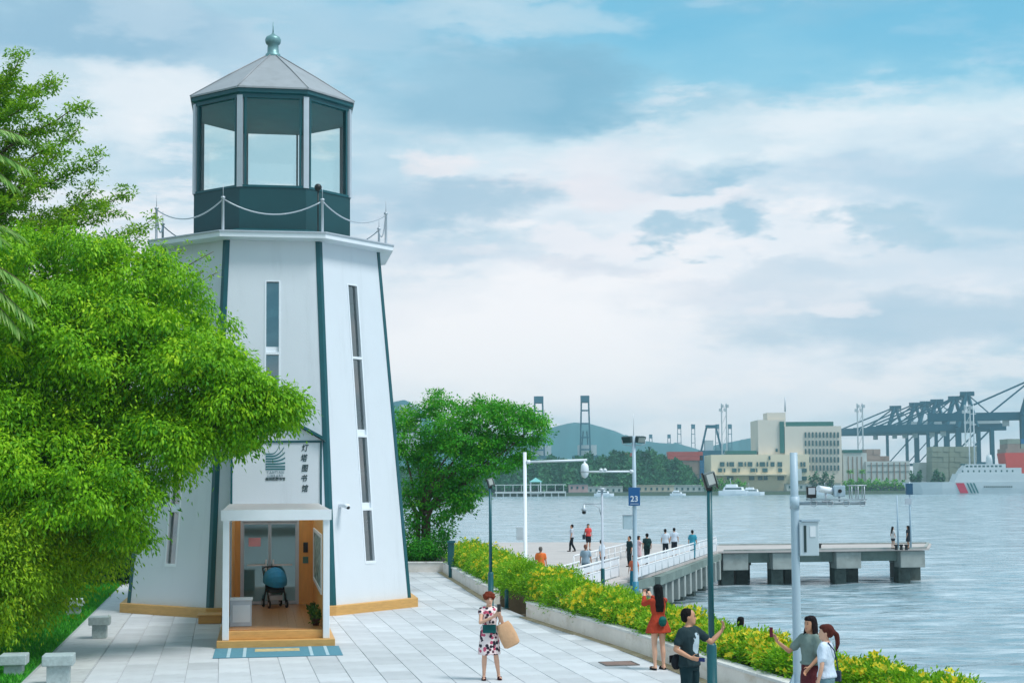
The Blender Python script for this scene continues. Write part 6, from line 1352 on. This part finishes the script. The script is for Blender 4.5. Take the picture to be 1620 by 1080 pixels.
for i, (x0, x1, y0, m, lab) in enumerate([(900, 930, 766, mat('pink_wall', (196, 164, 164), 0.8), 'low pinkish shed on the far shore'), (930, 985, 770, M_pale, 'low pale shed on the far shore behind the numbered pole'), (1008, 1066, 768, mat('beige_wall', (200, 190, 172), 0.8, var=0.15, scale=0.2), 'long low beige sea wall house below the wooded bank'), (1066, 1120, 768, M_pale, 'pale low boat house left of the moored yachts'), (1330, 1432, 770, M_quay, 'grey stone embankment below the warehouses'), (1245, 1330, 765, M_pale, 'low grey shed below the narrow windows')]):
    B = FB('shed', lab, 'shed', (x0 + x1) / 2, 803 + i * .3, 'low sheds on the far shore'); B.bx('wall', x0, x1, y0, 788, m, 8); B.bx('roof', x0 - .5, x1 + .5, y0 - 1.2, y0, M_fgreen if i in (0, 5) else m, 9, -.5); k = int((x1 - x0) / 9)
    for c in range(k): B.bx('opening', x0 + 3 + c * 9, x0 + 6 + c * 9, y0 + 3, y0 + 7, M_fwin, .4, -.25)
for i, (x0, x1, y0) in enumerate([(1280, 1318, 745), (1335, 1375, 757), (1375, 1430, 757), (1108, 1180, 756), (1440, 1456, 745), (1475, 1492, 742)]):
    n = 900; a, c = AT(x0, 782, 806), AT(x1, y0, 806); x = RNG.uniform(a.x, c.x, n); z = LZ + (c.z - LZ) * RNG.random(n) ** .8 * (0.8 + 0.2 * np.sin(x * 1.3 + i))
    t = thing('shore_shrub', ['dark green clipped bush below the narrow windows', 'bright green shrubs on the embankment under the left palm', 'bright green shrubs on the embankment left of the white ship', 'green shrubs before the low cream wing', 'small dark tree beside the ship bow', 'round dark tree before the container stacks'][i], 'shrub', ((a.x + c.x) / 2, 806, LZ), 0, 'shrubs on the far shore')
    leaf_obj('foliage', np.stack([x - (a.x + c.x) / 2, RNG.uniform(-3, 1, n), z - LZ], 1), RNG.normal(size=(n, 3)), np.tile([0, 0, 1.0], (n, 1)) + RNG.normal(size=(n, 3)) * .4, RNG.uniform(.8, 1.6, n), .9, M_leafC if i in (1, 2, 3) else M_wood, t)
    MB().tube([(0, 0, -.2), (0, 0, 2.0)], .15, 6).build('stem', M_bark, t)
for px, lab in ((1345, 'left small palm before the white warehouse'), (1364, 'right small palm before the white warehouse')):
    c = AT(px, 745, 808); t = thing('shore_palm', lab, 'palm', (c.x, 808, LZ), 0, 'small palms on the far shore'); MB().tube([(0, 0, 0), (0, 0, c.z - LZ)], [.3, .2], 6).build('trunk', M_bark, t)
    n = 60; a = RNG.uniform(0, 6.28, n); leaf_obj('fronds', np.tile([[0, 0, c.z - LZ]], (n, 1)), np.stack([np.cos(a), np.sin(a), RNG.uniform(-.7, .5, n)], 1), np.tile([0, 0, 1.0], (n, 1)), RNG.uniform(2, 3.4, n), .6, M_leafC, t)
# boats
def yacht(px, L, lab):
    p = AT(px, 781, 788); t = thing('motor_yacht', lab, 'boat', (p.x, 788, WATER_Z), 0, 'white boats moored on the far shore'); s = L / 12
    MB().loft([[(x * s, y * w_ * s, z * s) for x, y in ((-6, -1.3), (0, -1.7), (4, -1.2), (6.4, 0), (4, 1.2), (0, 1.7), (-6, 1.3))] for z, w_ in ((-.3, .7), (.6, .9), (1.7, 1.0))], smooth=False).build('hull', M_whitep, t)
    MB().loft([[(x * s * k_, y * s * k_, z * s) for x, y in ((-4.5, -1.2), (2.2, -1.2), (3.4, 0), (2.2, 1.2), (-4.5, 1.2))] for z, k_ in ((1.7, 1.0), (3.0, .88))], smooth=False).build('cabin', M_whitep, t)
    MB().loft([[(x * s * k_ - s, y * s * k_, z * s) for x, y in ((-2.6, -1), (1.4, -1), (2.2, 0), (1.4, 1), (-2.6, 1))] for z, k_ in ((3.0, 1.0), (4.0, .85))], smooth=False).build('flybridge', M_whitep, t)
    for q in (-1, 1): MB().bb(-3.8 * s, 2.2 * s, q * 1.19 * s - .04, q * 1.19 * s + .04, 2.1 * s, 2.7 * s).build('window', M_fwin, t)
    MB().tube([(-1.5 * s, 0, 4 * s), (-1.8 * s, 0, 6.2 * s)], .12 * s, 6).build('mast', M_greyp, t)
yacht(955, 10, 'small white boat moored left of the numbered pole'); yacht(1072, 8, 'small white boat moored below the wooded bank'); yacht(1163, 17, 'large white motor yacht moored before the cream building'); yacht(1190, 12, 'white motor yacht right behind the large yacht'); yacht(1310, 12, 'white motor yacht half hidden by the camera arm')
for px, y1, Y, lab in ((1145, 638, 950, 'tall white floodlight mast left of the cream building'), (1360, 638, 900, 'tall white floodlight mast before the crane row'), (1530, 640, 880, 'tall white floodlight mast among the cranes on the right')):
    c = AT(px, y1, Y); t = thing('light_mast', lab, 'mast', (c.x, Y, LZ), 0, 'tall floodlight masts of the port'); h = c.z - LZ
    for q in (-1, 1): MB().bb(q * 1.5 - .35, q * 1.5 + .35, -.3, .3, 0, h).build('leg', M_crane2, t)
    for i in range(8): MB().bar((-1.5, 0, h * i / 8), (1.5, 0, h * (i + 1) / 8), .25, .25).build('brace', M_crane2, t)
    for q in range(4): MB().bb(-3 + q * 1.6, -1.8 + q * 1.6, -.8, .5, h - 5 + (q % 2) * 2.4, h - 3.2 + (q % 2) * 2.4).build('lamp', M_crane2, t)
# cranes
def crane_up(px, ytop, Y, wpx, lab, portal=True):
    """ship-to-shore crane seen end on with its boom raised"""
    c = AT(px, ytop, Y); h = c.z - LZ; w = wpx * Y / F / 2; t = thing('quay_crane', lab, 'crane', (c.x, Y, LZ), 0, 'quay cranes with raised booms'); b = max(.9, w * .34)
    for s in (-1, 1): MB().bar((s * w * 1.15, 0, h * .30), (s * w * .8, -4, h * .98), b, b).build('boom_girder', M_crane, t)
    for f in (.42, .55, .70, .84, .93): MB().bb(-w, w, -3.5, -2.5, h * f - b / 2, h * f + b / 2).build('cross_tie', M_crane, t)
    MB().bb(-w, w, -5, -2, h * .93, h).build('boom_tip', M_crane, t)
    for s in (-1, 1):
        for q in (-1, 1): MB().bb(s * w * 2.4 - b / 2, s * w * 2.4 + b / 2, q * 12 - b / 2, q * 12 + b / 2, 0, h * .36).build('leg', M_crane, t)
    for q in (-1, 1): MB().bb(-w * 2.8, w * 2.8, q * 12 - b * .7, q * 12 + b * .7, h * .33, h * .33 + b * 1.6).build('portal_beam', M_crane, t); MB().bb(-w * 1.8, w * 1.8, q * 12 - b * .5, q * 12 + b * .5, h * .12, h * .12 + b).build('sill_beam', M_crane, t)
    MB().bb(-w * 1.6, w * 2.6, 2, 12, h * .34, h * .47).build('machinery_house', M_crane2, t)
    for s in (-1, 1): MB().bar((s * w * .9, 8, h * .36), (s * w * .4, 0, h * .62), b * .7, b * .7).build('apex_leg', M_crane, t)
crane_up(852, 627, 1350, 15, 'left raised quay crane partly behind the round tree'); crane_up(925, 626, 1350, 14, 'tall raised quay crane before the blue hill')
for px, y, wd, lab in ((1029, 687, 5, 'leftmost tiny distant crane'), (1058, 687, 5, 'second tiny distant crane from the left'), (1074, 671, 6, 'third distant crane above the red containers'), (1096, 671, 6, 'fourth distant crane above the red containers'), (1134, 671, 6, 'fifth distant crane behind the gantry'), (1154, 671, 6, 'sixth distant crane next to the cream building')): crane_up(px, y, 2100, wd, lab)
# gantry by the red containers
c = AT(1125, 672, 1100); h = c.z - LZ; t = thing('gantry_crane', 'teal gantry crane with an A-shaped top behind the red containers', 'crane', (c.x, 1100, LZ))
for s in (-1, 1):
    MB().bb(s * 8 - .7, s * 8 + .7, -6, -4.6, 0, h * .55).build('leg', M_crane, t); MB().bb(s * 8 - .7, s * 8 + .7, 4.6, 6, 0, h * .55).build('leg', M_crane, t); MB().bar((s * 8, 0, h * .55), (s * 3.2, 0, h * .98), 1.3, 1.3).build('frame_leg', M_crane, t)
MB().bb(-9, 9, -6.5, 6.5, h * .5, h * .6).build('deck', M_crane, t); MB().bb(-4, 4, -1.2, 1.2, h * .95, h).build('top_beam', M_crane, t); MB().bb(-5, 1, -3, 3, h * .6, h * .76).build('machinery_house', M_crane2, t)
# row of cranes on the right, booms lowered to the left
def crane_side(pxa, ya, Y, gy, lab, bl=62, br=30, house=True):
    c = AT(pxa, ya, Y); h = c.z - LZ; g = AT(pxa, gy, Y).z - LZ; t = thing('quay_crane', lab, 'crane', (c.x, Y, LZ), math.radians(-14), 'quay cranes with lowered booms'); b = 2.5
    for q in (-1, 1):
        for x in (-4, 20):
            MB().bb(x - b / 2, x + b / 2, q * 7 - b / 2, q * 7 + b / 2, 0, g).build('leg', M_crane, t)
        MB().bar((-4, q * 7, g), (3, q * 1.5, h), b, b).build('apex_leg', M_crane, t); MB().bar((10, q * 5, g), (3.5, q * 1.5, h), b * .8, b * .8).build('apex_leg', M_crane, t)
        MB().bb(-4, 20, q * 7 - .8, q * 7 + .8, g * .38, g * .38 + 1.8).build('portal_beam', M_crane, t); MB().bar((-4, q * 7, g * .42), (20, q * 7, g * .98), .9, .9).build('brace', M_crane, t)
        MB().bar((3, q * 1.5, h - .5), (-bl * .75, q * 3, g + 2), 1.0, 1.0).build('fore_stay', M_crane, t); MB().bar((3, q * 1.5, h - .5), (-bl * .38, q * 3, g + 2), 1.0, 1.0).build('fore_stay', M_crane, t); MB().bar((3, q * 1.5, h - .5), (br - 3, q * 3, g + 2), .6, .6).build('back_stay', M_crane, t)
        MB().bb(-bl, br, q * 3 - .8, q * 3 + .8, g - 2.4, g + 2.6).build('girder', M_crane, t)
    MB().bb(-1.5, 8.5, -3, 3, h - 2.4, h + .6).build('apex_head', M_crane, t); MB().bb(-4.9, -3.1, -7, 7, g * .38, g * .38 + 1.8).build('sill_beam', M_crane, t)
    for i in range(8): MB().bb(-bl + i * (bl + br) / 7.2, -bl + i * (bl + br) / 7.2 + .8, -3, 3, g - 1.2, g + .6).build('cross_tie', M_crane, t)
    MB().bb(8, br - 4, -4.5, 4.5, g + 2.4, g + 9).build('machinery_house', M_crane2, t); MB().bb(-16, -12, -1.6, 1.6, g - 6, g - 1.7).build('cabin', M_crane2, t)
for i, (px, ya, Y, gy, lab) in enumerate([(1410, 643, 1330, 684, 'first quay crane of the row nearest the cream building'), (1441, 638, 1290, 682, 'second quay crane of the row on the right'), (1458, 636, 1250, 681, 'third quay crane of the row on the right'), (1475, 633, 1210, 680, 'fourth quay crane of the row on the right'), (1503, 628, 1160, 678, 'fifth quay crane of the row on the right'), (1522, 621, 1110, 676, 'sixth and tallest quay crane of the row on the right')]): crane_side(px, ya, Y, gy, lab)
crane_side(1626, 598, 960, 658, 'last quay crane at the right picture edge')
# ships
def hull(t, L, Bm, z0, z1, m, bow=0.16, name='hull'):
    rows = []
    for z, k, fl in ((z0, .86, 0), (z0 + (z1 - z0) * .5, .95, .03), (z1, 1.0, .07)):
        rows.append([(-L * bow * (1 + fl * 4) * 1.0, 0, z), (-L * bow * .35 - L * fl * .5, -Bm * .32 * k, z), (L * .08, -Bm * .5 * k, z), (L, -Bm * .5 * k, z), (L, Bm * .5 * k, z), (L * .08, Bm * .5 * k, z), (-L * bow * .35 - L * fl * .5, Bm * .32 * k, z)])
    return MB().loft(rows, smooth=False).build(name, m, t)
M_ship = mat('ship_white', (196, 206, 210), 0.5, var=0.06, scale=0.1)
Ys = 770.0; S = Ys / F; c0 = AT(1470, 780, Ys)
t = thing('patrol_ship', 'white patrol ship with a red slanted stripe moored at the right', 'ship', (c0.x, Ys, WATER_Z))
zt = AT(1500, 762, Ys).z - WATER_Z
hull(t, 66, 11, -.5, zt, M_ship, .16)
def sx(px): return AT(px, 770, Ys).x - c0.x
def sz(py): return AT(1540, py, Ys).z - WATER_Z
yb = -5.66
def slant(x0, x1, m, nm):
    z0, z1 = sz(779.5), sz(763.5); sl = (z1 - z0) * -.45
    MB().add([(sx(x0) , yb + .35, z0), (sx(x1), yb + .35, z0), (sx(x1) + sl, yb - .05, z1), (sx(x0) + sl, yb - .05, z1)], [(0, 1, 2, 3)]).build(nm, m, t)
slant(1514, 1527, mat('ship_red', (206, 40, 76), 0.5), 'red_stripe')
for i in range(3): slant(1531 + i * 5, 1533.5 + i * 5, mat('ship_teal', (16, 108, 112), 0.5), 'teal_stripe')
for i in range(14): MB().bb(sx(1551) + i * 1.05, sx(1551) + i * 1.05 + .7, yb + .02, yb + .15, sz(771), sz(768.6)).build('hull_lettering', M_quay, t)
MB().ell((sx(1472), -3.7, sz(769)), (.9, .6, .9), 8, 6).build('anchor', M_dark, t)
for (x0, x1, y0, y1, hw) in [(1506, 1626, 749, 762, 5), (1516, 1612, 740, 749, 4.6), (1522, 1588, 734, 740, 4)]: MB().add([(sx(x0), -hw, sz(y1)), (sx(x1), -hw, sz(y1)), (sx(x1), hw, sz(y1)), (sx(x0), hw, sz(y1)), (sx(x0) + 1.8, -hw, sz(y0)), (sx(x1), -hw, sz(y0)), (sx(x1), hw, sz(y0)), (sx(x0) + 1.8, hw, sz(y0))], [(0, 1, 5, 4), (1, 2, 6, 5), (2, 3, 7, 6), (3, 0, 4, 7), (4, 5, 6, 7)]).build('superstructure', M_ship, t)
for i in range(9): MB().bb(sx(1525) + i * 2.1, sx(1525) + i * 2.1 + 1.3, -4.04, -3.98, sz(738.8), sz(736)).build('bridge_window', M_fwin, t)
for i in range(10): MB().bb(sx(1518) + i * 2.8, sx(1518) + i * 2.8 + .8, -4.64, -4.58, sz(746.5), sz(743.5)).build('window', M_fwin, t)
for x, y0 in ((1535, 690), (1543, 640), (1566, 715)): MB().tube([(sx(x), 0, sz(738)), (sx(x), 0, sz(y0))], [.45, .2], 6).build('mast', M_ship, t)
for y in (700, 672, 655): MB().bb(sx(1539), sx(1547), -.15, .15, sz(y), sz(y - 1.5)).build('yard', M_ship, t)
MB().lathe([(1.8, 0), (1.6, 3), (1.2, 5)], 10, c=(sx(1566), 0, sz(735))).build('radar_mast', M_ship, t); MB().bb(sx(1520), sx(1531), -.6, .6, sz(733), sz(735.5)).build('radar', M_fwin, t)
# red freighter behind
c = AT(1605, 780, 800); t = thing('freighter', 'red cargo ship stern behind the white patrol ship at the right edge', 'ship', (c.x, 792, WATER_Z))
zz = AT(1605, 716, 792).z - WATER_Z; xw = AT(1590, 740, 792).x - c.x
MB().add([(xw + 2.5, 0, 0), (xw + 36, 0, 0), (xw + 36, 0, zz), (xw, 0, zz), (xw + 4, 16, 0), (xw + 36, 16, 0), (xw + 36, 16, zz), (xw + 1, 16, zz)], [(0, 1, 2, 3), (4, 7, 6, 5), (0, 3, 7, 4), (3, 2, 6, 7), (1, 5, 6, 2)]).build('hull', mat('freighter_red', (206, 70, 58), 0.6, var=0.12, scale=0.1), t)
MB().bb(xw + 1, xw + 36, .5, 15, zz, zz + 2.2).build('rail_deck', M_brown, t)
for i in range(4):
    for j in range(2): MB().bb(xw + 2 + i * 7, xw + 8.6 + i * 7, 1, 14, zz + 2.2 + j * 2.6, zz + 4.7 + j * 2.6).build('container', (M_brown, M_greenst, M_blue, M_red)[(i + j) % 4], t)
# houses on the hill seen beside the lighthouse
B = FB('hillside_block', 'pale blue apartment block seen above the round tree beside the lighthouse', 'building', 645, 1300); B.bx('wall', 632, 662, 640, 720, M_pale, 20)
for r in range(6): B.bx('window_band', 633, 661, 645 + r * 9, 648 + r * 9, M_fwin, .5, -.3)
for p_ in ((560, 800, 1), ): pass
# air
m = bpy.data.materials.new('haze_air'); m.use_nodes = True; nt = m.node_tree; nt.nodes.remove(nt.nodes['Principled BSDF'])
pv = nt.nodes.new('ShaderNodeVolumePrincipled'); pv.inputs['Color'].default_value = (0.58, 0.90, 1.0, 1); pv.inputs['Density'].default_value = 0.00022; pv.inputs['Anisotropy'].default_value = 0.0
nt.links.new(pv.outputs[0], nt.nodes['Material Output'].inputs['Volume'])
o = MB().bb(-2600, 2700, -300, 2700, -8, 112).build('haze', m); tag(o, 'pale blue sea air over the harbour', 'haze', kind='stuff')
